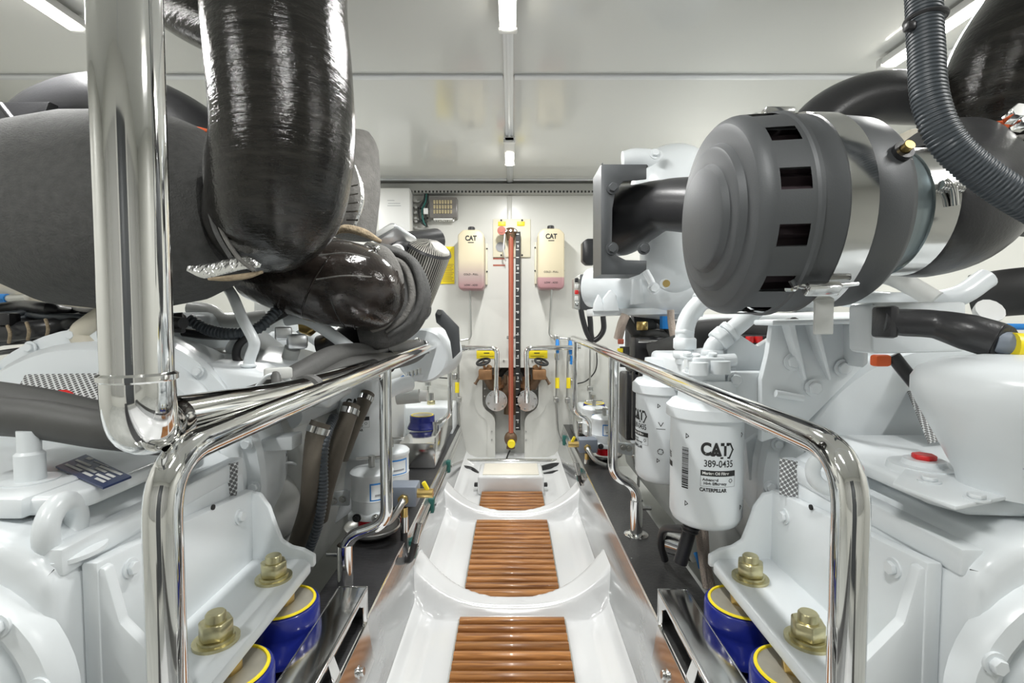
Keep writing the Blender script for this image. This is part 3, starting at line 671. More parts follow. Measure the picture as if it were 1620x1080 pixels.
bracket(1, 'white gearbox foot bracket with two zinc nuts, right of the walkway')
def mount(s, x, y, z0, zt, r, label, grp='blue engine mounts', nut=True):
    t = thing('engine_mount', label, 'mount', (s * x, y, z0), grp); h = zt - z0
    MB().lathe([(0, 0), (0, r * 1.24), (h * .10, r * 1.24), (h * .14, r * 1.2), (h * .44, r * 1.08), (h * .50, r * 1.04), (h * .56, r * 1.04), (h * .96, r * 1.04), (h, r * 1.0), (h, r * .9)], (s * x, y, z0), (0, 0, 1), 40).build('body', 'blue', t)
    MB().lathe([(h, r * .88), (h * 1.02, r * .94), (h * 1.05, r * .92), (h * 1.05, r * .86), (h, r * .84)], (s * x, y, z0), (0, 0, 1), 40).build('yellow_ring', 'yellow', t)
    MB().lathe([(h * .98, r * .88), (h * 1.02, r * .86), (h * 1.02, r * .30), (h * 1.02, 0)], (s * x, y, z0), (0, 0, 1), 40).build('cap_plate', 'cap_steel', t)
    if nut: MB().hexa((s * x, y, zt), (0, 0, 1), r * .34, .028).cyl((s * x, y, zt), (s * x, y, zt + .034), r * .2).build('nut', 'brass', t)
for s, nm in ((-1, 'left'), (1, 'right')):
    mount(s, .455, .955, .232, .318, .066, 'blue engine mount with yellow ring under the far stud of the %s gearbox foot' % nm)
    mount(s, .455, .765, .232, .318, .066, 'blue engine mount with yellow ring under the near stud of the %s gearbox foot' % nm)
# polished engine beds on the stringers
def bed(s, y0, y1, label):
    t = thing('engine_bed', label, 'bracket', (s * .44, (y0 + y1) / 2, .212)); X = lambda x: s * x; ZT = .286; xi = .322; ym = (y0 + y1) / 2
    MB().box((X(.352), ym, ZT - .003), (.064, y1 - y0, .006), bev=.002).build('top_plate', 'steel', t)
    MB().box((X(.386), ym, .248), (.005, y1 - y0, .074), bev=.002).build('outer_wall', 'steel', t)
    MB().box((X(.462), ym, .218), (.16, y1 - y0, .010), bev=.003).build('base_plate', 'steel', t)
    MB().prism([(X(xi), y1, ZT), (X(xi), y0, ZT), (X(xi), y0, ZT - .014), (X(xi), y1 - .055, ZT - .014), (X(xi), y1 - .028, ZT - .030), (X(xi), y1 - .022, .200), (X(xi), y1 - .006, .200), (X(xi), y1, ZT - .03)], (X(.005), 0, 0), bev=.0015, seg=1).build('inner_flange', 'steel', t)
    MB().prism([(X(xi), y1 - .23, ZT - .01), (X(xi), y1 - .205, ZT - .01), (X(xi), y1 - .165, .205), (X(xi), y1 - .20, .205)], (X(.005), 0, 0), bev=.0015, seg=1).build('mid_web', 'steel', t)
    MB().prism([(X(.3235), y0, .214), (X(.3235), y1 - .01, .214), (X(.307), y1 - .02, .130), (X(.307), y0, .130)], (X(-.005), 0, 0), bev=.0015, seg=1).build('bolting_strip', 'steel', t)
    MB().tube([(X(.352), y0, .235), (X(.352), y1 - .05, .235)], .012, 12, 1).build('brace_tube', 'steel', t)
    MB().prism([(X(xi), y1, ZT), (X(.386), y1, ZT), (X(.386), y1, .213), (X(xi), y1, .213)], (0, .004, 0)).build('end_wall', 'steel', t)
    for k in range(3): capbolt((X(.310), y1 - .10 - k * .17, .165), (-s, 0, .2), .009, .010, t, 'steel')
    return t
bed(-1, .45, 1.07, 'polished steel engine bed under the left gearbox foot')
bed(1, .45, 1.06, 'polished steel engine bed under the right gearbox foot')
def gearbox(s, label):
    t = thing('gearbox', label, 'gearbox', (s * .8, .8, .05)); X = lambda x: s * x
    o = [(.578, .10), (.578, .545), (.595, .575), (.635, .600), (.70, .612), (1.15, .612), (1.2, .50), (1.2, .10)]
    MB().prism([(X(a), .60, b) for a, b in o], (0, .46, 0), bev=.018, seg=3).build('housing', 'engine_white', t)
    MB().prism([(X(a), b, .612) for a, b in [(.62, .66), (1.05, .62), (1.05, 1.03), (.64, 1.03), (.60, .98), (.60, .70)]], (0, 0, .026), bev=.008, seg=3).build('top_cover', 'engine_white', t)
    MB().prism([(X(.578), .62, .548), (X(.578), 1.05, .548), (X(.578), 1.05, .585), (X(.578), .62, .585)], (X(.03), 0, 0), bev=.005).build('ledge', 'engine_white', t)
    # round bearing cover on the near face
    c = V((X(.715), .60, .405))
    MB().lathe([(-.01, .165), (.012, .165), (.022, .158), (.024, .135), (.008, .130), (.006, .108), (.030, .098), (.036, .085), (.036, 0)], c, (0, -1, 0), 44).build('bearing_cover', 'engine_white', t)
    for k in range(10):
        a = k * math.pi / 5 + .2; capbolt(c + V((math.cos(a) * .147, -.022, math.sin(a) * .147)), (0, -1, 0), .010, .012, t)
    return t
GL = gearbox(-1, 'white gearbox with blue nameplate and lifting eye, left of the walkway')
GR = gearbox(1, 'white gearbox with red plug on top, right of the walkway')
# left gearbox furniture
e = MB().torus(P(98, 833, .66), (1, .25, 0), .033, .0145, 30, 14).build('lifting_eye', 'engine_white', GL)
MB().lathe([(0, 0), (0, .048), (.006, .048), (.012, .025), (.012, 0)], P(100, 875, .66), (0, 0, 1), 24).build('eye_seat', 'engine_white', GL)
zpl = .6405
def on_z(px, py, z):
    a = P(px, py, 1.0); t_ = (CAMH - z) / (CAMH - a.z); return V((a.x * t_, t_, z))
q = [on_z(88, 740, zpl), on_z(136, 721, zpl), on_z(208, 756, zpl), on_z(163, 774, zpl)]
np_ = MB().prism(q, (0, 0, .003)).build('nameplate', 'plate_blue', GL)
o0 = q[0] + V((0, 0, .0036)); ux = (q[3] - q[0]); uy = (q[1] - q[0]); lab = MB()
for a0, b0, a1, b1 in ((.06, .18, .42, .28), (.06, .52, .40, .62), (.20, .34, .62, .44), (.48, .16, .66, .26), (.50, .52, .72, .62), (.50, .66, .80, .76), (.66, .30, .92, .40), (.74, .14, .92, .24), (.76, .46, .92, .56), (.12, .78, .24, .92), (.30, .80, .62, .84), (.80, .66, .94, .76)):
    lab.add([o0 + ux * a + uy * b for a, b in ((a0, b0), (a1, b0), (a1, b1), (a0, b1))], [[0, 1, 2, 3]])
stuff(lab.build('nameplate_fields', 'label_white', np_))
b_ = P(48, 742, .72)
MB().lathe([(0, 0), (0, .034), (.012, .034), (.012, .018), (.05, .018), (.054, .014), (.085, .014), (.085, 0)], (b_.x, b_.y, .632), (0, 0, 1), 20).build('breather', 'engine_white', GL)
MB().box((b_.x - .02, .70, .627), (.16, .11, .03), bev=.008).build('breather_base', 'engine_white', GL)
for i, (x_, z_) in enumerate(((0, .030), (0, .012))):
    for k in range(4): MB().box((-.66 + k * .011 + .006 * i, .60, .425 - i * .020), (.007, .006, .012), bev=.002).build('cast_mark', 'engine_white', GL)
# right gearbox furniture
rp = on_z(1462, 722, .66)
MB().lathe([(0, 0), (0, .050), (.010, .048), (.010, .030), (.018, .028), (.018, 0)], (rp.x, rp.y, .638), (0, 0, 1), 26).build('plug_boss', 'engine_white', GR)
MB().hexa((rp.x, rp.y, .656), (0, 0, 1), .017, .008).build('red_plug', 'red', GR)
e = MB().torus(P(1317, 747, .83), (.3, 1, 0), .030, .012, 26, 12).build('lifting_eye', 'engine_white', GR)
MB().prism([on_z(1412, 770, .64), on_z(1512, 808, .64), on_z(1600, 790, .64), on_z(1560, 740, .64), on_z(1440, 735, .64)], (0, 0, .006), bev=.002).build('cover_plate', 'engine_white', GR)
for a, b in ((1470, 762), (1545, 790), (1520, 745)): capbolt(on_z(a, b, .646), (0, 0, 1), .010, .008, GR)
# ---- engines
def engine(s, label):
    t = thing('marine_engine', label, 'engine', (s * .85, 1.9, .1)); X = lambda x: s * x
    # flywheel housing: drum across the gearbox end
    MB().lathe([(0, 0), (0, .315), (.02, .33), (.10, .335), (.14, .345), (.20, .345), (.26, .33), (.26, 0)], (X(.935), 1.06, .50), (0, 1, 0), 56).build('flywheel_housing', 'engine_white', t)
    MB().lathe([(0, .33), (0, .362), (.028, .362), (.028, .33)], (X(.935), 1.11, .50), (0, 1, 0), 56).build('housing_flange', 'engine_white', t)
    for k in range(22):
        a = k * 2 * math.pi / 22; p = V((X(.935) + math.cos(a) * .349, 1.105, .50 + math.sin(a) * .349))
        if p.z > .4: capbolt(p, (0, -1, 0), .010, .010, t)
    o = [(.60, .12), (.56, .30), (.56, .52), (.60, .60), (.66, .72), (.78, .80), (1.05, .80), (1.2, .70), (1.25, .5), (1.2, .12)]
    MB().prism([(X(a), 1.31, b) for a, b in o], (0, 1.25, 0), bev=.02, seg=3).build('block', 'engine_grey', t)
    for i in range(6):
        y = 1.40 + i * .19
        MB().box((X(.70), y, .775), (.16, .165, .07), rot=Matrix.Rotation(s * math.radians(-38), 3, 'Y'), bev=.02, seg=3).build('valve_cover', 'engine_white', t)
    MB().box((X(.92), 1.95, .84), (.20, 1.2, .12), bev=.03, seg=3).build('air_manifold', 'engine_white', t)
    MB().tube([(X(.60), 1.32, .62), (X(.585), 1.7, .62), (X(.585), 2.5, .62)], .035, 16, 4).build('coolant_manifold', 'engine_white', t)
    MB().box((X(.88), 2.60, .52), (.62, .12, .62), bev=.04, seg=3).build('front_cover', 'engine_white', t)
    for i in range(5): MB().box((X(.572), 1.42 + i * .22, .42), (.02, .15, .16), bev=.008).build('side_cover', 'engine_white', t)
    return t
EL = engine(-1, 'white marine diesel engine under the lagged exhausts, left of the walkway')
ER = engine(1, 'white marine diesel engine with oil filters, right of the walkway')
# ================================================================ LEFT: EXHAUSTS, HOSES, FILTERS
def ptube(name, material, pts, r, parent=None, seg=16, n=6, **kw): return MB().tube([P(*p) for p in pts], r, seg, n, **kw).build(name, material, parent)
t = thing('exhaust_elbow', 'huge glossy black lagged exhaust elbow coming down from the ceiling', 'exhaust', P(440, 340, .98))
pipe = [(438, -420, 1.0), (440, -120, .98), (437, 0, .97), (446, 110, .95), (452, 205, .95), (448, 265, .96), (440, 312, .99), (424, 340, 1.07), (402, 346, 1.2)]
ptube('lagged_pipe', 'lagging', pipe, [.130, .130, .129, .127, .126, .126, .126, .124, .118], t, 40, 8)
ptube('seam_cord', 'fabric_light', [(342, 206, .945), (334, 250, .94), (337, 305, .93), (349, 360, .925), (375, 405, .93), (402, 428, .945)], .0042, t, 8)
ptube('seam_cord', 'fabric', [(334, 204, .95), (326, 250, .945), (329, 307, .935), (342, 364, .93), (367, 408, .935)], .006, t, 8)
t = thing('exhaust_drum', 'grey fabric wrapped exhaust drum behind the chrome pole', 'exhaust', P(180, 490, 1.12))
c = P(180, 338, 1.13); k = 1.13 / FPX
MB().lathe([(-168 * k, 0), (-172 * k, 70 * k), (-166 * k, 88 * k), (-135 * k, 120 * k), (-90 * k, 140 * k), (-20 * k, 149 * k), (60 * k, 148 * k), (120 * k, 138 * k), (165 * k, 118 * k), (190 * k, 95 * k), (200 * k, 0)], c, (1, 0, .02), 56).build('blanket', 'fabric', t)
ptube('hem', 'fabric_light', [(60, 218, 1.06), (110, 198, 1.05), (165, 189, 1.05), (230, 192, 1.05), (300, 208, 1.06)], .005, t, 8)
MB().lathe([(-190 * k, 60 * k), (-190 * k, 98 * k), (-180 * k, 102 * k), (-168 * k, 98 * k), (-168 * k, 60 * k)], c, (1, 0, .02), 40).build('clamp_ring', 'black_satin', t)
ptube('inlet_pipe', 'black_satin', [(15, 335, 1.13), (-60, 340, 1.13), (-160, 345, 1.13)], .13, t, 24)
for i, (a, b) in enumerate(((5, 262), (3, 300))): MB().cyl(P(a, b, 1.0), P(a - 14, b - 3, 1.0), .014, seg=12).build('clamp_bolt', 'steel', t)
ft = MB().tube([P(297, 424, .985), P(325, 428, .978), P(360, 421, .966), P(392, 415, .950), P(412, 420, .938)], [.006, .016, .015, .013, .004], 14, 6, squash=.22, up=(0, -1, .2)).build('foil_tape', 'foil', t)
ptube('frayed_edge', 'frayed', [(330, 441, .975), (360, 440, .968), (392, 436, .955), (415, 430, .95)], [.003, .006, .006, .003], t, 8)
# black duct arch, top left pipe, frame
one('intake_duct', 'black plastic duct arching over the grey exhaust drum', 'duct', MB().tube([P(20, 250, 1.42), P(60, 205, 1.42), P(100, 178, 1.42), P(160, 164, 1.42), P(230, 170, 1.42), P(300, 205, 1.42), P(350, 250, 1.42)], .080, 24), 'black_satin')
one('exhaust_pipe', 'black lagged exhaust pipe under the ceiling behind the chrome pole', 'exhaust', MB().tube([P(120, -120, 1.42), P(220, -50, 1.38), P(290, 5, 1.34), P(370, 45, 1.30)], .083, 26), 'lagging')
t = thing('guard_frame', 'black bracket frame at the left edge above the drum', 'bracket', P(20, 240, 1.25))
MB().prism([P(-60, 162, 1.3), P(78, 160, 1.3), P(62, 200, 1.3), P(40, 190, 1.3), P(30, 200, 1.3), P(52, 240, 1.3), P(-60, 250, 1.3)], (0, .03, 0), bev=.004).build('plate', 'black_satin', t)
MB().cyl(P(0, 165, 1.27), P(50, 228, 1.27), .008, seg=10).build('edge', 'black_plastic', t)
one('orange_strap', 'orange strap end beside the big black exhaust', 'strap', MB().tube([P(288, 198, 1.12), P(318, 206, 1.10), P(352, 216, 1.10)], [.004, .012, .014], 10, 6, squash=.5), 'orange')
# second exhaust with wrapped bend
t = thing('exhaust_elbow', 'smaller glossy black lagged exhaust elbow below the huge one', 'exhaust', P(560, 540, 1.35))
ptube('lagged_pipe', 'lagging_b', [(415, 420, 1.38), (470, 434, 1.34), (525, 446, 1.33), (568, 457, 1.37), (594, 474, 1.44)], [.102, .111, .118, .112, .096], t, 36, 8)
for pts in ([(500, 384, 1.235), (540, 380, 1.235), (575, 388, 1.25)], [(505, 404, 1.215), (545, 400, 1.215), (585, 408, 1.23)], [(500, 442, 1.205), (545, 436, 1.21), (588, 438, 1.24)]): ptube('wrap_cord', 'fabric_light', pts, .002, t, 6)
pth = cat_path([P(*q) for q in ((415, 420, 1.38), (470, 434, 1.34), (525, 446, 1.33), (568, 457, 1.37), (594, 474, 1.44))], 8); rr_ = [.102, .111, .118, .112, .096]
for i in (9, 12, 15, 18, 21, 24, 27, 29):
    q_ = i / (len(pth) - 1) * 4; j_ = min(int(q_), 3); rad_ = rr_[j_] * (1 - q_ + j_) + rr_[j_ + 1] * (q_ - j_)
    MB().torus(pth[i], (pth[min(i + 1, len(pth) - 1)] - pth[i - 1]) + V((0, .012 * math.sin(i * 2.3), .010 * math.cos(i))), rad_ - .0005, .0028, 40, 8).build('wrap_ring', 'lagging_b' if i % 2 else 'lagging', t)
t2 = thing('fabric_bend', 'grey fabric wrapped bend around the end of the smaller exhaust elbow', 'exhaust', P(650, 550, 1.52))
ptube('wrap', 'fabric', [(570, 415, 1.58), (602, 415, 1.56), (634, 432, 1.54), (648, 468, 1.52), (637, 502, 1.50), (608, 524, 1.48), (568, 534, 1.46)], [.05, .060, .065, .066, .063, .052, .040], t2, 24, 8)
ptube('inner_roll', 'fabric_light', [(580, 392, 1.45), (606, 404, 1.43), (622, 435, 1.42), (622, 475, 1.41), (606, 506, 1.41), (586, 520, 1.41)], [.018, .026, .028, .028, .024, .014], t2, 14, 8)
ptube('tie_wire', 'frayed', [(568, 510, 1.37), (586, 508, 1.365), (600, 496, 1.365), (612, 484, 1.37)], [.004, .008, .007, .004], t2, 8)
for j, dd in enumerate((-14, 2, 16)): ptube('fold', 'fabric_light' if j == 1 else 'fabric', [(596 + dd * .2, 402 - dd * .7, 1.50), (636 + dd * .8, 420 - dd * .5, 1.475), (650 + dd, 464, 1.458), (638 + dd * .8, 500 + dd * .4, 1.445), (610 + dd * .2, 524 + dd * .5, 1.43)], [.006, .011, .012, .010, .005], t2, 10, 8)
t = thing('riser_pipe', 'grey fabric wrapped riser pipe with foil seam behind the huge exhaust', 'exhaust', P(560, 375, 1.6))
MB().tube([P(556, 215, 1.62), P(560, 240, 1.62), P(562, 300, 1.60), P(556, 372, 1.58)], [.060, .078, .078, .074], 26).build('wrap', 'fabric_light', t)
ptube('foil_seam', 'foil', [(562, 262, 1.49), (571, 290, 1.49), (573, 318, 1.49), (566, 345, 1.49), (558, 364, 1.49)], [.004, .010, .012, .010, .005], t, 10, squash=.5)
for i in range(5): MB().cyl(P(548, 296 + i * 13, 1.48), P(567, 292 + i * 14, 1.475), .0025, seg=6).build('lacing', 'steel', t)
ptube('bottom_hem', 'frayed', [(520, 372, 1.40), (545, 362, 1.40), (575, 368, 1.42), (602, 382, 1.46)], [.006, .012, .012, .006], t, 10)
MB().tube([P(583, 388, 1.42), P(597, 395, 1.42), P(606, 400, 1.44)], [.012, .015, .010], 12).build('clamp', 'steel', t)
# mesh air cleaner
t = thing('air_cleaner', 'tilted cylindrical air cleaner with metal mesh screen near the back wall', 'filter', P(655, 465, 1.85))
a, b = P(648, 470, 1.86), P(677, 388, 1.78); ax = (b - a); l = ax.length; r_ = .089
MB().lathe([(0, r_ * .98), (l * .3, r_), (l * .9, r_), (l * 1.0, r_ * .93), (l * 1.05, r_ * .7), (l * 1.08, 0)], a, ax, 48).build('screen', 'screen', t)
MB().lathe([(l * .955, r_ * .9), (l * .96, r_ * 1.03), (l * 1.0, r_ * .97), (l * .985, r_ * .9)], a, ax, 40).build('rim', 'black_satin', t)
MB().lathe([(-.02, 0), (-.02, r_ * 1.05), (.0, r_ * 1.12), (.012, r_ * 1.05), (.012, 0)], a + V((.02, -.02, .005)), V((.75, -.25, .35)), 36).build('end_cap', 'black_plastic', t)
MB().cyl(P(657, 418, 1.70), P(660, 424, 1.69), .010, seg=12).build('knob', 'black_plastic', t)
t = thing('bracket_duct', 'grey oval duct mouth with black pipe and pale ring beside the mesh air cleaner', 'duct', P(612, 395, 1.7))
pts = [P(586, 366, 1.66), P(600, 360, 1.66), P(622, 352, 1.66), P(629, 356, 1.66), P(626, 362, 1.66), P(604, 376, 1.66), P(590, 382, 1.66)]
MB().prism([P(580, 374, 1.64), P(618, 351, 1.64), P(626, 353, 1.64), P(628, 359, 1.64), P(592, 384, 1.64)], V((.05, .10, -.03)), bev=.006).build('mouth', 'alu', t)
MB().prism([P(584, 372, 1.635), P(618, 354, 1.635), P(624, 356, 1.635), P(622, 361, 1.635), P(592, 378, 1.635)], V((.0, .01, 0)), bev=.002).build('inside', 'engine_grey', t)
ptube('black_pipe', 'black_plastic', [(600, 405, 1.75), (625, 392, 1.73), (655, 385, 1.80), (690, 380, 1.9)], .045, t, 18)
MB().torus(P(628, 397, 1.66), (.1, -1, .1), .019, .006).lathe([(0, 0), (0, .018), (.004, .018), (.004, 0)], P(628, 397, 1.66), (.1, -1, .1), 20).build('pale_ring', 'white_plastic', t)
# white end housing with the black lever by the far end of the left rail
t = thing('pump_housing', 'white cylindrical housing with black lever arm at the far end of the left rail', 'housing', P(690, 590, 2.0))
c = P(674, 552, 2.05)
MB().lathe([(0, 0), (0, .100), (.012, .108), (.25, .108), (.25, 0)], c + V((.0, -.10, -.02)), V((.12, 1, 0)), 40).build('drum', 'engine_white', t)
MB().prism([P(688, 497, 1.9), P(692, 489, 1.9), P(700, 490, 1.9), P(726, 517, 1.9), P(728, 556, 1.9), P(716, 568, 1.9), P(712, 540, 1.9), P(704, 522, 1.9), P(690, 510, 1.9)], (0, .012, 0), bev=.003).build('lever_arm', 'charcoal_plate', t)
MB().cyl(P(695, 494, 1.89), P(695, 494, 1.88), .010, seg=14).build('lever_pin', 'steel', t)
# rubber hoses along the rail
one('coolant_hose', 'upper black rubber hose running along the left rail to the pump housing', 'hose', MB().tube([P(-60, 625, .80), P(60, 642, .80), P(190, 668, .80), P(300, 662, .86), P(420, 625, 1.0), P(480, 590, 1.12), P(535, 562, 1.28), P(600, 556, 1.55), P(662, 547, 1.85)], [.030, .030, .030, .029, .029, .029, .029, .028, .026], 20, 8), 'rubber')
one('coolant_hose', 'lower black rubber hose running along the left rail to the pump housing', 'hose', MB().tube([P(-60, 655, .74), P(60, 663, .74), P(180, 682, .74), P(300, 690, .80), P(430, 650, .98), P(510, 606, 1.14), P(560, 580, 1.30), P(618, 571, 1.55), P(655, 562, 1.80), P(672, 548, 1.93)], [.029, .029, .028, .027, .028, .028, .028, .028, .026, .024], 20, 8), 'rubber')
t = thing('hose_clip', 'pair of black ring clips holding the two rubber hoses together', 'clip', P(612, 565, 1.55))
MB().torus(P(607, 556, 1.58), (1, .8, 0), .030, .006).build('ring', 'black_plastic', t); MB().torus(P(617, 571, 1.56), (1, .8, 0), .030, .006).build('ring', 'black_plastic', t)
t = thing('hose_ends', 'two steel hose clamps where the rubber hoses meet the pump housing', 'clip', P(665, 548, 1.86))
MB().torus(P(660, 547, 1.84), (1, .7, 0), .027, .005).build('clamp', 'steel', t); MB().torus(P(671, 549, 1.91), (.5, 1, .5), .026, .005).build('clamp', 'steel', t)
t = thing('pipe_clamp', 'grey ring clamp around the hose above the left rail', 'clip', P(425, 625, 1.0))
MB().torus(P(428, 618, .96), (.8, .7, -.2), .034, .009).build('rubber_ring', 'rubber', t)
MB().tube([P(408, 610, .95), P(425, 594, .95), P(448, 595, .97), P(462, 610, .99)], .008, 10, squash=.5).build('band', 'engine_white', t)
MB().box(P(440, 590, .965), (.05, .02, .022), rot=Rz(.6), bev=.004).build('bolt_pad', 'engine_grey', t)
# brown hoses hanging down below the rail
def drop(label, pts, r, d0, mt='rubber_brown'):
    t = thing('drop_hose', label, 'hose', P(*pts[-1])); ptube('hose', mt, pts, r, t, 18)
    a, b = P(*pts[0]), P(*pts[1]); dr = (b - a).normalized(); MB().lathe([(0, r * .9), (0, r * 1.12), (.016, r * 1.12), (.016, r * .9)], a + dr * .012, dr, 20).build('clamp', 'steel', t); return t
drop('wide brown hose nearest the gearbox hanging below the left rail', [(508, 668, 1.22), (500, 690, 1.21), (495, 740, 1.20), (490, 800, 1.22), (475, 850, 1.25), (462, 890, 1.30)], .025, 1.2)
drop('brown hose in the middle of three hanging below the left rail', [(556, 640, 1.36), (548, 665, 1.34), (530, 720, 1.32), (515, 770, 1.32), (505, 820, 1.35)], .024, 1.35)
drop('short brown hose nearest the fuel filters hanging below the left rail', [(582, 622, 1.55), (572, 645, 1.52), (553, 690, 1.50), (540, 725, 1.50)], .022, 1.5)
one('cable_conduit', 'black corrugated conduit hanging between the brown hoses', 'conduit', MB().tube([P(528, 660, 1.30), P(516, 690, 1.22), P(511, 730, 1.20), P(511, 780, 1.20), P(503, 830, 1.20), P(485, 880, 1.22)], .0125, 12, 8, corr=(.009, .0022)), 'conduit')
# fuel filters: white can, red bowl, head, drip pan
def fuel_filter(x, y, z0, label, bandfac=0, handle=True, sx=1, r=.062):
    t = thing('fuel_filter', label, 'filter', (x, y, z0), 'white fuel filters with red bowls'); K = .84; h = .222 * K
    MB().lathe([(q * K, w_) for q, w_ in ((.045, 0), (.045, r * .95), (.05, r), (.115, r), (.117, r * 1.03), (.120, r), (.19, r), (.195, r * 1.05), (.208, r * 1.05), (.216, r * .95), (.222, r * .6), (.222, 0))], (x, y, z0), (0, 0, 1), 36).build('can', 'engine_white', t)
    MB().lathe([(0, 0), (0, r * .62), (.008, r * .72), (.034, r * .72), (.040, r * .5)], (x, y, z0), (0, 0, 1), 28).build('bowl', 'red_glass', t)
    MB().box((x - .004, y - r * .5, z0 + .052), (r * 1.7, r * 1.0, .024), bev=.006).build('head_block', 'engine_white', t)
    for e in (-1, 1): capbolt((x + e * r * .45, y - r * 1.0, z0 + .052), (0, -1, 0), .009, .014, t, 'black_plastic' if e < 0 else 'steel')
    if handle:
        MB().cyl((x, y, z0 + h), (x, y, z0 + h + .035), .010, seg=14).build('stem', 'steel_dull', t)
        MB().cyl((x - .045, y - .01, z0 + h + .028), (x + .045, y + .01, z0 + h + .028), .005, seg=10).build('tee_bar', 'steel_dull', t)
    F = V((-x, -y, 0)).normalized(); mp = cyl_map((x, y, z0 + .126), r * 1.01, F, .45 * sx); q = MB()
    for a, b, c_, d_ in ((-.035, .022, .035, .027), (-.035, -.027, .035, -.022), (-.035, -.022, -.031, .022), (.031, -.022, .035, .022)): put_rect(q, mp, a, b, c_, d_)
    lb = q.build('label_frame', 'blue_valve', t); q = MB(); put_rect(q, cyl_map((x, y, z0 + .126), r * 1.015, F, .45 * sx), -.02, -.012, .02, -.007); q.build('label_text', 'inkgrey', lb)
    return t
fuel_filter(-.432, 1.50, .240, 'white fuel filter with red bowl, near one behind the left rail post')
fuel_filter(-.432, 1.74, .240, 'white fuel filter with red bowl, far one behind the left rail post')
fuel_filter(.440, 2.33, .238, 'white fuel filter with red bowl, near one behind the right rail post', r=.060)
fuel_filter(.432, 2.58, .238, 'white fuel filter with red bowl, far one behind the right rail post', r=.060)
def pan(x, y, z, label, r=.085):
    t = one('drip_pan', label, 'bowl', MB().lathe([(0, 0), (0, r * .35), (.008, r * .72), (.022, r * .97), (.032, r), (.032, r * 1.03), (.034, r * .98), (.023, r * .93), (.010, r * .68), (.004, 0)], (x, y, z), (0, 0, 1), 36), 'steel_dull', 'steel drip pans under the fuel filters')
pan(-.432, 1.50, .2125, 'steel drip pan under the near fuel filter of the left side'); pan(-.432, 1.74, .2125, 'steel drip pan under the far fuel filter of the left side')
pan(.440, 2.33, .2125, 'steel drip pan under the near fuel filter of the right side'); pan(.432, 2.58, .2125, 'steel drip pan under the far fuel filter of the right side')
def bracket_arm(pts, label, th, s):
    t = thing('filter_bracket', label, 'bracket', pts[0]); MB().prism(pts, th, bev=.003).build('plate', 'engine_white', t); return t
t = thing('filter_bracket', 'white sloping plate bracket carrying the left fuel filters', 'bracket', P(530, 800, 1.56))
MB().prism([P(536, 720, 1.70), P(560, 668, 1.72), P(580, 650, 1.72), P(604, 745, 1.66), P(570, 800, 1.60), P(520, 835, 1.58), P(514, 815, 1.58)], (0, .014, 0), bev=.003).build('plate', 'engine_white', t)
MB().prism([P(528, 778, 1.50), P(552, 776, 1.50), P(552, 800, 1.50), P(524, 800, 1.50)], (0, .012, 0), bev=.002).build('tab', 'engine_white', t)
for a, b in ((528, 792), (542, 789)): capbolt(P(a, b, 1.495), (0, -1, 0), .008, .008, t, 'steel')
def manifold(c, s, label, k=1.0):
    t = thing('fuel_manifold', label, 'valve', c)
    MB().box(c, (.085, .07, .062), bev=.005).build('block', 'slate', t)
    fr = V(c) + V((-s * .005, -.037, -.005))
    nt_ = MB().hexa(fr, (0, -1, 0), .017, .012).build('brass_nut', 'brass', t)
    MB().tube([fr + V((0, -.012, 0)), fr + V((0, -.035, -.004)), fr + V((s * .03, -.055, -.045)), fr + V((s * .075, -.06, -.065))], .010, 14, 7).build('tube', 'steel_dull', t)
    v = V(c) + V((-s * .055, -.01, .004)); MB().cyl(V(c) + V((-s * .04, -.01, .004)), v + V((-s * .035, 0, 0)), .014, seg=14).build('brass_valve', 'brass', t)
    MB().box(v + V((-s * .012, 0, .022)), (.012, .014, .03), rot=Matrix.Rotation(s * .5, 3, 'Y'), bev=.003).build('yellow_lever', 'yellow', t)
    d = V(c) + V((-s * .005, -.03, -.032)); MB().cyl(d, d + V((0, 0, -.03)), .011, seg=12).build('brass_elbow', 'brass', t)
    MB().cyl(d + V((0, 0, -.028)), d + V((0, 0, -.075)), .0125, seg=12).build('hose_ferrule', 'steel', t)
    MB().tube([d + V((0, 0, -.07)), d + V((0, -.005, -.115)), d + V((-s * .012, -.03, -.145)), d + V((-s * .03, -.05, -.13)), d + V((-s * .042, -.05, -.085))], .0105, 14, 7).build('black_hose', 'black_satin', t)
    MB().cyl(d + V((-s * .041, -.05, -.09)), d + V((-s * .052, -.035, -.035)), .010, seg=12).build('end_ferrule', 'steel', t)
    return t
manifold(P(640, 780, 1.50), -1, 'slate blue fuel manifold with brass fittings beside the left fuel filters')
manifold(P(929, 703, 2.28), 1, 'slate blue fuel manifold with brass fittings beside the right fuel filters')
# hydraulic tube with green clamps along the stringer edges
for s, nm in ((-1, 'left'), (1, 'right')):
    t = thing('hydraulic_tube', 'thin steel tube with green clamps along the %s stringer edge' % nm, 'pipe', (s * .318, 2.2, .2))
    y0 = 1.45 if s < 0 else 2.15
    for dz in (.0, .026): MB().tube([(s * .314, y0, .150 + dz), (s * .318, 3.05, .150 + dz)], .006, 10, 1).build('tube', 'steel', t)
    for y in ((1.52, 1.88, 2.38) if s < 0 else (2.25, 2.9)):
        MB().box((s * .311, y, .163), (.022, .035, .056), bev=.004).build('clamp', 'green', t); MB().cyl((s * .299, y, .163), (s * .292, y, .163), .007, seg=8).build('screw', 'steel', t)
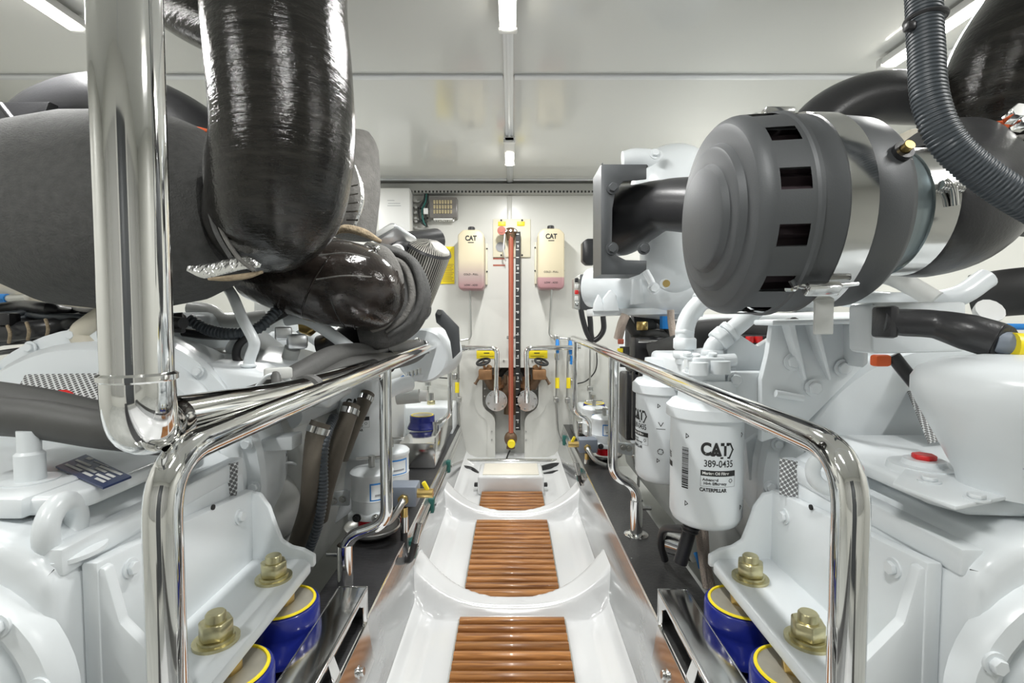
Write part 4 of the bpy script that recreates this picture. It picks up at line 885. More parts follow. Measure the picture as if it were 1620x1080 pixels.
# polished far engine bed with a mount, left and right
t = thing('engine_bed', 'polished steel box bed near the back wall behind the left fuel filters', 'bracket', P(680, 730, 2.3))
a, b = P(640, 702, 2.18), P(716, 702, 2.18); 
MB().box((-.425, 2.36, .270), (.165, .36, .115), bev=.006).build('box', 'steel', t)
MB().box((-.345, 2.50, .30), (.006, .62, .10), bev=.002).build('side_flange', 'steel', t)
MB().tube([(-.352, 2.2, .225), (-.352, 2.8, .31)], .008, 10, 1).build('brace', 'steel', t)
t = thing('engine_bed', 'polished steel box bed near the back wall behind the right fuel filters', 'bracket', (.40, 2.8, .2))
MB().box((.455, 2.82, .265), (.20, .26, .10), bev=.006).build('box', 'steel', t); MB().box((.352, 2.78, .285), (.006, .36, .10), bev=.002).build('side_flange', 'steel', t)
mount(-1, .455, 2.48, .330, .395, .060, 'blue engine mount with yellow ring on the far polished bed of the left side', nut=False)
mount(1, .47, 2.80, .318, .40, .060, 'blue engine mount with yellow ring on the far polished bed of the right side', nut=False)
# left engine: oil filter, side castings, perforated guard, heat shield
def can_filter(x, y, zb, zt, r, label):
    t = thing('oil_filter', label, 'filter', (x, y, zb), 'white oil filters'); h = zt - zb
    MB().lathe([(0, 0), (.0, r * .80), (.008, r * .93), (.022, r), (h * .95, r), (h * .955, r * 1.02), (h, r * 1.02)], (x, y, zb), (0, 0, 1), 48).build('can', 'engine_white', t)
    MB().lathe([(h * .955, r), (h * .955, r * 1.10), (h * .965, r * 1.13), (h * 1.05, r * 1.13), (h * 1.07, r * 1.06), (h * 1.10, r * .98), (h * 1.10, 0)], (x, y, zb), (0, 0, 1), 48).build('collar', 'engine_white', t)
    return t
def cat_label(t, x, y, zc, r, F, phi, k=1.0, full=True):
    mp = cyl_map((x, y, zc), r * 1.006, F, phi); q = MB()
    put_text(q, 'CAT', .036 * k, mp, -.008 * k, .040 * k, bold=.045, sx=.82)
    q.add([mp(a * k, b * k) for a, b in ((-.0165, .0265), (.0035, .0265), (-.0065, .0365))], [[0, 1, 2]])
    put_line(q, mp, [(a * k, b * k) for a, b in ((.018, .053), (.024, .053), (.0305, .0405), (.022, .0235), (.004, .0235))], .0036 * k)
    put_text(q, '389-0435', .0205 * k, mp, 0, .010 * k, bold=.012, sx=.80)
    bar = MB(); put_rect(bar, mp, -.037 * k, -.016 * k, .037 * k, -.004 * k, 10)
    put_text(q, 'Advanced', .0080 * k, mp, -.017 * k, -.024 * k, bold=.03); put_text(q, 'High Efficiency', .0080 * k, mp, -.007 * k, -.032 * k, bold=.03)
    for a, b, c_, d_ in ((-.037, -.0385, .037, -.0380), (.0365, -.038, .037, -.016), (-.037, -.038, -.0365, -.016)): put_rect(q, mp, a * k, b * k, c_ * k, d_ * k, 8)
    put_line(q, mp, [(a * k, b * k) for a, b in ((.024, -.022), (.028, -.022), (.030, -.026), (.026, -.030), (.022, -.026), (.024, -.022))], .0011 * k)
    put_text(q, 'CATERPILLAR', .0105 * k, mp, -.011 * k, -.046 * k, bold=.04, sx=.86)
    stuff(q.build('print', 'inkblack', t)); bo = bar.build('print_bar', 'inkblack', t)
    w_ = MB(); put_text(w_, 'Marine Oil Filter', .0082 * k, cyl_map((x, y, zc), r * 1.010, F, phi), -.006 * k, -.0100 * k, bold=.03); w_.build('bar_text', 'label_white', bo)
t = can_filter(-.50, 1.62, .43, .70, .075, 'white oil filter behind the left rail post'); F = V((.50, -1.62, 0)).normalized()
cat_label(t, -.50, 1.62, .575, .075, F, -.15, 1.0)
ptube('cooling_tube', 'engine_white', [(560, 640, 1.75), (600, 625, 1.75), (625, 612, 1.80), (648, 606, 1.85)], .030, EL, 18)
t = thing('sensor_rail', 'small white sensor bracket with a blue plug under the left rail', 'bracket', P(650, 605, 1.9))
MB().prism([P(640, 598, 1.92), P(672, 592, 1.95), P(668, 600, 1.95), P(648, 606, 1.92)], (0, .03, 0), bev=.002).build('plate', 'engine_white', t)
for i in range(4): MB().cyl(P(646 + i * 6, 596 - i * 1.5, 1.9), P(646 + i * 6, 588 - i * 2, 1.9), .008, seg=10).build('stud', 'steel', t)
MB().tube([P(632, 602, 1.88), P(640, 596, 1.88)], .010, 10, 1).build('blue_plug', 'blue_valve', t)
t = thing('clear_hose', 'short grey hose with white fitting above the far left blue mount', 'hose', P(660, 628, 2.2))
MB().cyl(P(628, 629, 2.1), P(664, 626, 2.1), .030).build('hose', 'engine_grey', t); MB().cyl(P(662, 626, 2.1), P(676, 626, 2.1), .024).build('fitting', 'white_plastic', t)
# perforated guard, red ring, heat shield
def sheet(name, material, pts, parent, thick=.003):
    a, b, c_, d_ = [V(p) for p in pts]; n = (b - a).cross(d_ - a).normalized()
    m = MB(); m.add([a, b, c_, d_] + [p - n * thick for p in (a, b, c_, d_)], [[0, 1, 2, 3], [7, 6, 5, 4], [0, 4, 5, 1], [1, 5, 6, 2], [2, 6, 7, 3], [3, 7, 4, 0]])
    ux = (b - a).normalized(); uy = n.cross(ux)
    return m.build(name, material, parent, uvs={i: ((v - a).dot(ux), (v - a).dot(uy)) for i, v in enumerate(m.v)})
gd = sheet('guard', 'perforated', [P(5, 655, .93), P(172, 655, .93), P(168, 590, 1.03), P(40, 592, 1.03)], EL)
rg = MB().torus(P(92, 640, .945), (0, -1, .55), .027, .004, 26, 8).build('red_ring', 'red', EL)
sheet('perforated_patch', 'perforated_big', [P(347, 792, .99), P(374, 784, .995), P(376, 731, 1.0), P(347, 736, .995)], EL)
t = thing('starter_shield', 'silver quilted heat shield below the left rail beside the brown hose', 'shield', P(440, 850, 1.25))
MB().ball(P(436, 795, 1.32), .085, 28, 18, sq=(.86, 1.25, 1.15)).build('cover', 'engine_grey', t)
MB().tube([P(396, 770, 1.22), P(430, 742, 1.25), P(462, 732, 1.30), P(480, 752, 1.34), P(482, 800, 1.34)], .004, 8).build('hem', 'engine_white', t)
# pipes, connectors and cables on the left engine top
ptube('breather_tube', 'engine_white', [(352, 445, 1.28), (368, 468, 1.22), (384, 505, 1.18), (400, 535, 1.16), (402, 548, 1.16), (396, 565, 1.16), (391, 588, 1.17)], .0125, EL, 16, 8)
MB().torus(P(393, 578, 1.165), (0, .1, 1), .014, .004).build('tube_clip', 'engine_white', EL)
ptube('oil_tube', 'engine_white', [(452, 506, 1.36), (480, 504, 1.36), (512, 520, 1.36), (556, 552, 1.38)], .017, EL, 16)
ptube('oil_tube', 'engine_grey', [(300, 487, 1.40), (332, 492, 1.40), (360, 508, 1.40), (420, 500, 1.45)], .020, EL, 16)
t = thing('cable_loom', 'black corrugated cable loom crossing the white breather tube', 'cable', P(400, 510, 1.22))
MB().tube([P(300, 505, 1.25), P(330, 522, 1.25), P(370, 528, 1.24), P(410, 518, 1.26), P(440, 490, 1.30), P(465, 478, 1.35)], .015, 12, 8, corr=(.010, .0024)).build('conduit', 'conduit', t)
ptube('harness', 'black_plastic', [(290, 525, 1.28), (330, 530, 1.28), (390, 528, 1.28), (430, 505, 1.31), (468, 484, 1.35)], .012, t, 10)
ptube('loop', 'black_plastic', [(400, 525, 1.25), (378, 545, 1.24), (374, 565, 1.24), (384, 580, 1.24)], .010, t, 10)
t = thing('sensor_plug', 'grey connector plug on a sensor atop the left engine', 'plug', P(462, 560, 1.3))
MB().box(P(448, 527, 1.30), (.040, .045, .034), rot=Rz(.5), bev=.005).build('plug', 'alu', t)
MB().box(P(470, 540, 1.30), (.050, .045, .040), rot=Rz(.5), bev=.010).build('shell', 'alu', t); MB().cyl(P(463, 550, 1.30), P(458, 566, 1.31), .020).build('base', 'engine_grey', t)
MB().hexa(P(490, 520, 1.40), (0, -1, .3), .024, .03).build('brass_body', 'brass', t)
one('rubber_elbow', 'black rubber elbow under the smaller lagged exhaust', 'hose', MB().tube([P(510, 552, 1.45), P(530, 545, 1.45), P(560, 530, 1.5), P(590, 535, 1.55)], .042, 18), 'black_satin')
MB().prism([P(400, 458, 1.6), P(470, 458, 1.6), P(480, 500, 1.6), P(400, 505, 1.6)], (0, .2, 0), bev=.01).build('manifold_block', 'engine_grey', EL)
MB().prism([P(180, 560, 1.20), P(420, 590, 1.10), P(480, 600, 1.25), P(440, 555, 1.40), P(330, 535, 1.45), P(200, 535, 1.45)], (0, 0, -.08), bev=.015, seg=3).build('end_casting', 'engine_white', EL)
MB().prism([P(400, 570, 1.22), P(520, 590, 1.26), P(560, 570, 1.45), P(470, 545, 1.45), P(410, 545, 1.38)], (0, 0, -.10), bev=.02, seg=3).build('rocker_casting', 'engine_white', EL)
MB().prism([P(360, 700, 1.18), P(462, 690, 1.18), P(462, 712, 1.18), P(360, 718, 1.18)], (0, .06, 0), bev=.004).build('shelf_plate', 'engine_white', EL)
for a, b in ((406, 735), (446, 720)): MB().cyl(P(a, b, 1.3), P(a, b, 1.29), .012, seg=14).build('hole', 'black_matt', EL)
# far left: castings and wiring
one('header_casting', 'beige curved casting under the grey drum at the left edge', 'casting', MB().tube([P(-80, 460, 1.5), P(20, 455, 1.5), P(90, 475, 1.5), P(180, 490, 1.5)], [.10, .095, .075, .05], 24), 'beige')
t = thing('cooler_end', 'white box with dark screw under the beige casting at the left edge', 'box', P(50, 505, 1.4)); MB().box(P(48, 497, 1.42), (.095, .06, .045), bev=.004).build('case', 'white_plastic', t); MB().cyl(P(37, 497, 1.39), P(37, 497, 1.375), .006, seg=10).build('screw', 'black_matt', t)
MB().cyl(P(20, 507, 1.42), P(80, 507, 1.42), .024).build('tube', 'lilac', t)
t = thing('blue_tap', 'blue tipped hose tail at the left edge above the wiring', 'tap', P(15, 473, 1.4)); MB().cyl(P(-10, 472, 1.4), P(12, 472, 1.4), .013).build('tip', 'blue_valve', t); MB().cyl(P(12, 472, 1.4), P(42, 470, 1.4), .010).build('tail', 'steel_dull', t)
t = thing('wiring_loom', 'tangle of black taped wiring looms below the grey drum', 'cable', P(90, 530, 1.2))
rnd = random.Random(3)
for i in range(16):
    y0 = 486 + i * 4.2; pts = [P(-40, y0 + 12 + rnd.uniform(-4, 4), 1.16 + rnd.uniform(0, .08))]
    for x in (30, 75, 115, 160, 215, 290): pts.append(P(x, y0 + rnd.uniform(-7, 7) - (x > 90) * (i - 5) * 3, 1.2 + rnd.uniform(-.04, .06)))
    MB().tube(pts, rnd.choice((.006, .009, .014)), 10).build('loom', rnd.choice(('black_plastic', 'black_satin', 'conduit')), t)
for a, b in ((12, 528), (42, 523), (72, 518)): MB().tube([P(a, b - 13, 1.125), P(a + 4, b, 1.115), P(a + 2, b + 14, 1.125)], .0035, 8).build('cable_tie', 'frayed', t)
MB().tube([P(-40, 528, 1.15), P(20, 524, 1.15), P(80, 518, 1.16), P(130, 508, 1.2)], .022, 12).build('trunk_loom', 'black_satin', t)
MB().box(P(8, 505, 1.14), (.05, .03, .03), bev=.006).build('connector', 'black_plastic', t)
one('diagonal_pipe', 'beige painted pipe rising diagonally under the grey drum', 'pipe', MB().tube(bend_path([P(186, 485, 1.12), P(124, 528, 1.12), P(146, 550, 1.12)], .03), .024, 18, 1), 'beige')
one('braided_hose', 'short braided metal hose below the wiring at the left edge', 'hose', MB().tube([P(82, 540, 1.22), P(88, 556, 1.2), P(94, 574, 1.18)], .012, 14), 'braid')
# ================================================================ RIGHT: AIR FILTER, TURBO, OIL FILTERS
AX = V((1, .02, .035)).normalized(); A0 = V((.311, .85, 1.049)); ra = .163
t = thing('air_filter', 'large charcoal round air filter housing with slotted lid, right of the walkway', 'filter', A0 + V((.12, 0, -.16)))
lp = [(.010, 0), (.010, .080), (.0115, .084), (.020, .090), (.0205, .112), (.022, .116), (.031, .122), (.0315, .140), (.034, .150), (.041, .157), (.050, .161), (.056, .162), (.058, .162), (.101, .1637), (.103, .1637), (.108, .1640), (.112, .1665), (.118, .1665), (.120, .163)]
NS = 13; seg = NS * 10
lid = MB().lathe(lp, A0, AX, seg, skip=lambda i, k: i == 12 and (k % 10) in (1, 2, 3, 4)).build('lid', 'charcoal', t, sharp=24)
MB().lathe([(.052, .158), (.107, .158)], A0, AX, seg, skip=lambda i, k: (k % 10) in (1, 2, 3, 4)).build('lid_inner_wall', 'charcoal', lid)
pl = MB(); np2 = 90; u_, w2, ax_ = basis(AX)
vs = []
for tt in (.036, .117):
    for k in range(np2):
        a = 2 * math.pi * k / np2; rr = .146 if k % 2 else .136; vs.append(A0 + ax_ * tt + (u_ * math.cos(a) + w2 * math.sin(a)) * rr)
dm('pleat', (.045, .030, .036), .8)
pl.add(vs, [[k, (k + 1) % np2, np2 + (k + 1) % np2, np2 + k] for k in range(np2)]).build('pleated_element', 'pleat', t, sharp=5)
bd = MB().lathe([(.118, .158), (.120, .160), (.150, .160), (.152, .1615), (.185, .161), (.25, .155), (.262, .148), (.268, .135), (.270, .09)], A0, AX, 72).build('body', 'charcoal', t)
st = MB().lathe([(.155, .161), (.155, .1645), (.195, .1630), (.195, .158)], A0, AX, 72).build('strap', 'steel', t)
def on_can(tt, ang, r): return A0 + AX * tt + (V((0, -1, 0)) * math.cos(ang) + V((0, 0, 1)) * math.sin(ang)) * r
for ang, nm in ((-.80, 0), (1.62, 1)):
    la = MB().tube([on_can(.108, ang, .170), on_can(.135, ang, .178), on_can(.165, ang, .176), on_can(.20, ang, .172)], [.006, .008, .008, .006], 8, 4, squash=.6).build('latch', 'chrome', t)
    MB().tube([on_can(.100, ang + .05, .168), on_can(.106, ang, .176), on_can(.100, ang - .05, .168)], .005, 8).build('latch_hook', 'chrome', la)
    MB().box(on_can(.145, ang, .180), (.05, .014, .020), rot=Matrix.Rotation(-ang, 3, 'X'), bev=.003).build('latch_lever', 'steel', la)
f_ = on_can(.240, .38, .152); q_ = (V((0, -1, 0)) * math.cos(.38) + V((0, 0, 1)) * math.sin(.38))
MB().lathe([(-.005, .014), (.012, .014), (.012, .008)], f_, q_, 14).build('grommet', 'black_plastic', t); MB().cyl(f_ + q_ * .01, f_ + q_ * .022, .007, seg=12).build('brass_nipple', 'brass', t)
MB().box(on_can(.180, -1.15, .185), (.030, .006, .06), bev=.002).build('support_strap', 'engine_grey', t)
nk = thing('filter_outlet', 'steel cone and clamp joining the air filter to a thick black bend', 'pipe', A0 + AX * .3)
MB().lathe([(.266, .128), (.270, .132), (.285, .120), (.300, .112), (.308, .106), (.335, .100), (.345, .098)], A0, AX, 56).build('cone', 'blue_steel', nk)
MB().lathe([(.325, .101), (.325, .106), (.366, .106), (.366, .098)], A0, AX, 56).build('clamp_band', 'steel', nk)
MB().tube([on_can(.338, .25, .112), on_can(.346, .12, .114), on_can(.352, -.10, .112)], .0055, 10).build('clamp_bolt', 'chrome', nk)
MB().tube([on_can(.330, .18, .112), on_can(.362, .12, .112)], .007, 12, 4, corr=(.004, .0015)).build('clamp_spring', 'steel', nk)
MB().tube([A0 + AX * .345, A0 + AX * .368, A0 + AX * .39, A0 + AX * .44 + V((0, .01, .01)), A0 + AX * .50 + V((0, .05, .04)), A0 + AX * .54 + V((0, .12, .10))], [.098, .104, .111, .111, .109, .104], 56, 8).build('black_bend', 'black_satin', nk)
# corrugated hose
t = thing('corrugated_hose', 'black corrugated hose hanging from the ceiling in front of the air filter', 'hose', P(1550, 270, .66))
MB().tube([P(1448, -330, .70), P(1455, -120, .69), P(1461, 0, .68), P(1465, 80, .67), P(1472, 160, .66), P(1500, 225, .65), P(1560, 280, .64), P(1640, 330, .63), P(1740, 380, .63)], .0205, 22, 10, corr=(.0052, .0013)).build('hose', 'conduit', t)
MB().torus(P(1464, 30, .678), (0, 0, 1), .0215, .0035, 26, 8).build('cable_tie', 'black_plastic', t); MB().box(P(1439, 42, .67), (.012, .012, .012), bev=.003).build('tie_head', 'black_plastic', t)
one('intake_duct', 'black plastic duct arching behind the air filter', 'duct', MB().tube([P(1270, 230, 1.30), P(1310, 185, 1.30), P(1370, 158, 1.30), P(1440, 155, 1.30), P(1505, 165, 1.30), P(1545, 215, 1.32), P(1550, 270, 1.35)], .064, 26), 'black_satin')
one('exhaust_pipe', 'black lagged exhaust pipe at the upper right corner of the photo', 'exhaust', MB().tube([P(1760, -120, 1.15), P(1680, 0, 1.15), P(1610, 100, 1.16), P(1580, 190, 1.2), P(1600, 260, 1.25)], [.135, .135, .13, .12, .11], 34, 8), 'lagging')
t = thing('exhaust_drum', 'grey fabric wrapped turbine at the right edge below the lagged exhaust', 'exhaust', P(1650, 300, 1.0))
MB().ball(P(1680, 290, 1.22), .16, 32, 20, sq=(1, 1, .82)).build('blanket', 'fabric', t); ptube('hem', 'fabric_light', [(1562, 262, 1.1), (1572, 236, 1.1), (1600, 220, 1.1), (1650, 214, 1.1)], .006, t, 8)
for a, b in ((1598, 188), (1610, 200)): MB().hexa(P(a, b, .93), (-.3, -1, .2), .014, .03).build('bolt', 'steel', t)
one('orange_cable', 'orange cable running behind the black corrugated hose', 'cable', MB().tube([P(1420, 262, .98), P(1448, 240, .96), P(1490, 218, .95), P(1535, 205, .95), P(1592, 197, .95)], .0085, 12), 'orange')
one('grey_cover', 'small pale grey cover behind the orange cable', 'cover', MB().prism([P(1430, 225, 1.1), P(1442, 202, 1.1), P(1468, 200, 1.1), P(1472, 240, 1.1), P(1440, 245, 1.1)], (0, .05, 0), bev=.008), 'beige')
one('lower_duct', 'black duct beneath the filter outlet at the right edge', 'duct', MB().tube([P(1540, 470, 1.2), P(1600, 462, 1.15), P(1700, 455, 1.1)], .055, 20), 'black_matt')
# square black guard and intake elbow
t = thing('turbo_guard', 'square black cutaway guard around the intake elbow beside the back wall', 'guard', P(980, 432, 1.42))
MB().prism([P(*p, 1.42) for p in ((951, 260), (1023, 260), (1023, 283), (986, 287), (974, 300), (969, 330), (968, 390), (976, 404), (990, 411), (1023, 412), (1023, 426), (1012, 434), (951, 434))], (0, .006, 0), bev=.002).build('front_plate', 'charcoal_plate', t)
for a, b in (((951, 260), (951, 434)), ((951, 260), (1023, 260)), ((951, 434), (1012, 434))):
    p, q = P(*a, 1.423), P(*b, 1.423); MB().prism([p, q, q + V((0, .14, 0)), p + V((0, .14, 0))], V((.005, 0, -.005)) if a == (951, 260) and b[0] > 1000 else V((.005, 0, .005))).build('side_plate', 'charcoal_plate', t)
for a, b in ((969, 297), (968, 393), (1018, 393)): capbolt(P(a, b, 1.418), (0, -1, 0), .013, .012, t, 'charcoal_plate')
one('intake_elbow', 'black flared intake elbow inside the square black guard', 'duct', MB().tube([P(960, 350, 1.66), P(985, 348, 1.63), P(1012, 338, 1.56), P(1050, 325, 1.48), P(1110, 325, 1.38)], [.118, .114, .092, .074, .078], 32, 8), 'black_satin')
t = thing('turbocharger', 'white turbocharger casting behind the square black guard', 'turbocharger', P(1030, 495, 1.85))
MB().ball(P(1068, 300, 1.85), .165, 32, 20, sq=(1, .7, 1)).build('compressor_cover', 'engine_white', t)
MB().tube([P(985, 252, 1.8), P(1010, 250, 1.8), P(1050, 262, 1.82)], [.028, .034, .05], 18).build('spout', 'engine_white', t)
capbolt(P(1036, 244, 1.72), (0, -1, .3), .014, .014, t)
MB().ball(P(1068, 405, 1.74), .135, 32, 20, sq=(.9, .7, 1.1)).build('turbine_cover', 'engine_white', t)
MB().tube([P(935, 455, 1.9), P(965, 455, 1.85), P(1010, 462, 1.80), P(1060, 468, 1.78), P(1110, 465, 1.75)], [.075, .085, .09, .085, .08], 26).build('manifold', 'engine_white', t)
MB().prism([P(938, 488, 1.72), P(1100, 486, 1.72), P(1100, 496, 1.72), P(938, 500, 1.72)], (0, .15, 0), bev=.004).build('shelf', 'engine_white', t)
for a, b, c_ in ((941, 952, 465), (955, 975, 458)): MB().prism([P(a - 2, 492, 1.70), P(b + 5, 492, 1.70), P(b, c_ + 8, 1.70), P((a + b) / 2 + 1, c_, 1.70), P(a, c_ + 14, 1.70)], (0, .03, 0), bev=.003).build('fin', 'engine_white', t)
bz = MB().lathe([(0, 0), (0, .016), (.02, .016), (.02, 0)], P(1050, 449, 1.62), (-.1, -1, .0), 18).build('boss', 'engine_white', t); MB().lathe([(.019, 0), (.019, .012), (.022, .012), (.022, 0)], P(1052, 449, 1.62), (-.1, -1, 0), 16).build('sight_glass', 'brass', t)
MB().tube([P(1022, 430, 1.66), P(1030, 445, 1.64), P(1034, 458, 1.62)], .012, 12).build('link', 'engine_white', t); capbolt(P(1034, 456, 1.60), (0, -1, 0), .014, .012, t)
MB().prism([P(1002, 440, 1.7), P(1015, 440, 1.7), P(1020, 480, 1.7), P(1000, 482, 1.7)], (0, .05, 0), bev=.004).build('rib', 'engine_white', t)
# fuel cooler / separator block
t = thing('separator', 'black crankcase separator with brass cap behind the right rail', 'separator', P(1010, 680, 1.75))
MB().box(P(1022, 560, 1.78), (.11, .10, .13), bev=.012).build('body', 'black_plastic', t); MB().box(P(1012, 640, 1.80), (.13, .12, .24), bev=.01).build('canister', 'black_plastic', t)
for i in range(5): MB().box(P(992 + i * 10, 640, 1.66), (.008, .02, .23), bev=.002).build('rib', 'black_satin', t)
MB().cyl(P(988, 580, 1.66), P(988, 548, 1.66), .016).build('cap_post', 'black_satin', t); MB().box(P(981, 554, 1.645), (.018, .004, .014)).build('yellow_tag', 'yellow', t); MB().box(P(982, 540, 1.66), (.020, .01, .018), bev=.003).build('pink_tag', 'red_hose', t)
MB().hexa(P(1016, 522, 1.75), (0, 0, 1), .022, .03).build('brass_cap', 'brass', t)
MB().tube([P(1028, 558, 1.68), P(1050, 552, 1.66), P(1075, 545, 1.62), P(1100, 530, 1.6)], .036, 18).build('hose', 'rubber', t); MB().tube([P(1010, 540, 1.68), P(1045, 540, 1.66)], .006, 8, 1).build('screw_clamp', 'steel', t)
MB().prism([P(1048, 500, 1.7), P(1058, 500, 1.7), P(1058, 520, 1.7), P(1048, 520, 1.7)], (0, .03, 0)).build('blue_plug', 'blue_valve', t)
one('braided_hose', 'tan braided hose hanging below the turbocharger shelf', 'hose', MB().tube([P(990, 498, 1.70), P(984, 512, 1.70), P(978, 535, 1.72)], .016, 12), 'braid')
one('braided_hose', 'tan braided hose beside the white filter pipe fitting', 'hose', MB().tube([P(1061, 490, 1.66), P(1062, 510, 1.66), P(1066, 535, 1.64)], .012, 12), 'braid')
t = thing('blue_plug_strip', 'blue plug strip at the end of the white tank bracket', 'plug', P(1008, 660, 1.9))
for i in range(2): MB().box(P(1004, 652 + i * 14, 1.9), (.05, .04, .022), bev=.005).build('plug', 'blue_valve', t)
t = thing('filter_bracket', 'white sloping plate bracket carrying the right fuel filters', 'bracket', P(990, 690, 2.2))
MB().prism([P(978, 645, 2.15), P(985, 648, 2.15), P(1012, 690, 2.05), P(1008, 700, 2.05), P(1000, 702, 2.05), P(976, 668, 2.15)], (0, .02, 0), bev=.003).build('plate', 'engine_white', t)
MB().prism([P(976, 700, 2.1), P(1000, 702, 2.1), P(1002, 722, 2.1), P(976, 716, 2.1)], (0, .02, 0), bev=.003).build('tab', 'engine_white', t)
for a, b in ((986, 707), (995, 709)): capbolt(P(a, b, 2.09), (0, -1, 0), .010, .008, t, 'steel_dull')
ptube('wire_rail', 'steel', [(1002, 720, 2.0), (1006, 740, 2.0), (1010, 745, 2.0), (1010, 770, 2.0)], .006, t, 8)
# oil filters with heads and pipework
R1 = .079
f1 = can_filter(.446, 1.12, .418, .672, R1, 'large white oil filter with black lettering, nearest the right rail'); F = V((-.446, -1.12, 0)).normalized()
cat_label(f1, .446, 1.12, .560, R1, F, .34, 1.02)
bc = MB(); mp = cyl_map((.446, 1.12, 0), R1 * 1.006, F, -.57); rnd = random.Random(5); yy = .508
while yy < .600:
    h_ = rnd.choice((.0012, .0022, .0032)); put_rect(bc, mp, -.008, yy, .008, yy + h_, 2); yy += h_ + rnd.choice((.0012, .0020))
stuff(bc.build('barcode', 'inkblack', f1))
mk = MB()
for ph, zs in ((-.52, (.625, .475)), (1.12, (.63, .47))):
    m_ = cyl_map((.446, 1.12, 0), R1 * 1.006, F, ph)
    for z_ in zs: put_line(mk, m_, [(-.0025, z_ + .005), (-.0025, z_ - .005), (.004, z_), (-.001, z_ + .004)], .0016)
stuff(mk.build('marks', 'inkblack', f1))
m_ = cyl_map((.446, 1.12, .560), R1 * 1.006, F, -1.12); q = MB(); put_text(q, '389-0435', .0205, m_, -.036, .010, bold=.012, sx=.80); put_rect(q, m_, -.05, -.016, .0, -.004, 4); stuff(q.build('print_back', 'inkblack', f1))
f2 = can_filter(.435, 1.40, .425, .685, R1, 'large white oil filter partly hidden behind the lettered one'); F2 = V((-.435, -1.40, 0)).normalized()
cat_label(f2, .435, 1.40, .570, R1, F2, -1.02, 1.02)
mk = MB(); m_ = cyl_map((.435, 1.40, 0), R1 * 1.006, F2, -.10)
for ph, z_ in ((-.18, .645), (-.18, .495)):
    m2 = cyl_map((.435, 1.40, 0), R1 * 1.006, F2, ph); put_line(mk, m2, [(-.0025, z_ + .005), (-.0025, z_ - .005), (.004, z_), (-.001, z_ + .004)], .0016)
for k in range(6):
    a = k * math.pi / 3; put_line(mk, m_, [(.008 * math.cos(a), .52 + .008 * math.sin(a)), (.008 * math.cos(a + .8), .52 + .008 * math.sin(a + .8)), (.005 * math.cos(a + .9), .52 + .005 * math.sin(a + .9))], .0013)
put_line(mk, m_, [(-.006, .600), (.0, .590), (.006, .600)], .002); put_rect(mk, m_, -.012, .5815, .012, .583, 3)
stuff(mk.build('marks', 'inkblack', f2))
t = thing('oil_manifold', 'white oil filter head with bolted plate and pipe fittings above the filters', 'manifold', (.48, 1.2, .7))
MB().cyl((.446, 1.12, .69), (.446, 1.12, .745), .066, .060, 32).build('near_port', 'engine_white', t); MB().cyl((.435, 1.40, .705), (.435, 1.40, .77), .062, .055, 32).build('far_port', 'engine_white', t)
MB().box((.470, 1.31, .755), (.11, .34, .065), bev=.014, seg=3).build('manifold', 'engine_white', t)
MB().prism([P(*p, 1.08) for p in ((1152, 594), (1160, 588), (1215, 588), (1222, 596), (1222, 648), (1215, 655), (1160, 655), (1152, 648))], (0, .03, 0), bev=.004).build('cover_plate', 'engine_white', t)
for a, b in ((1162, 600), (1213, 599), (1214, 642)): capbolt(P(a, b, 1.078), (0, -1, 0), .012, .012, t)
MB().box(P(1114, 590, 1.10), (.075, .06, .075), bev=.008).build('boss', 'engine_white', t)
for a, b in ((1100, 568), (1127, 566), (1089, 590), (1086, 565)): capbolt(P(a, b, 1.09), (0, -.3, 1), .010, .012, t)
MB().cyl(P(1125, 572, 1.12), P(1162, 570, 1.12), .016).build('cross_tube', 'engine_white', t)
def fit(label, pts, r, nuts):
    t = thing('oil_pipe', label, 'pipe', P(*pts[0])); MB().tube(bend_path([P(*p) for p in pts], .04, 4), r, 20, 1).build('pipe', 'engine_white', t)
    for (a, b, d), ax, rr, h in nuts: MB().hexa(P(a, b, d), ax, rr, h).build('nut', 'engine_white', t)
a_ = (P(1118, 468, 1.22) - P(1083, 505, 1.22)).normalized()
fit('white painted oil pipe rising from the far filter port', [(1083, 575, 1.22), (1083, 505, 1.22), (1118, 468, 1.22), (1150, 430, 1.25)], .0225, [((1083, 566, 1.22), (0, 0, 1), .032, .018), ((1083, 552, 1.22), (0, 0, 1), .031, .028), ((1083, 528, 1.22), (0, 0, 1), .026, .012), ((1108, 478, 1.22), a_, .029, .018)])
a_ = (P(1180, 508, 1.16) - P(1128, 552, 1.16)).normalized()
fit('white painted oil pipe rising from the near filter port', [(1126, 570, 1.16), (1126, 548, 1.16), (1180, 505, 1.16), (1240, 445, 1.2)], .021, [((1126, 565, 1.16), (0, 0, 1), .028, .018), ((1134, 541, 1.16), a_, .031, .026), ((1150, 528, 1.16), a_, .030, .014)])
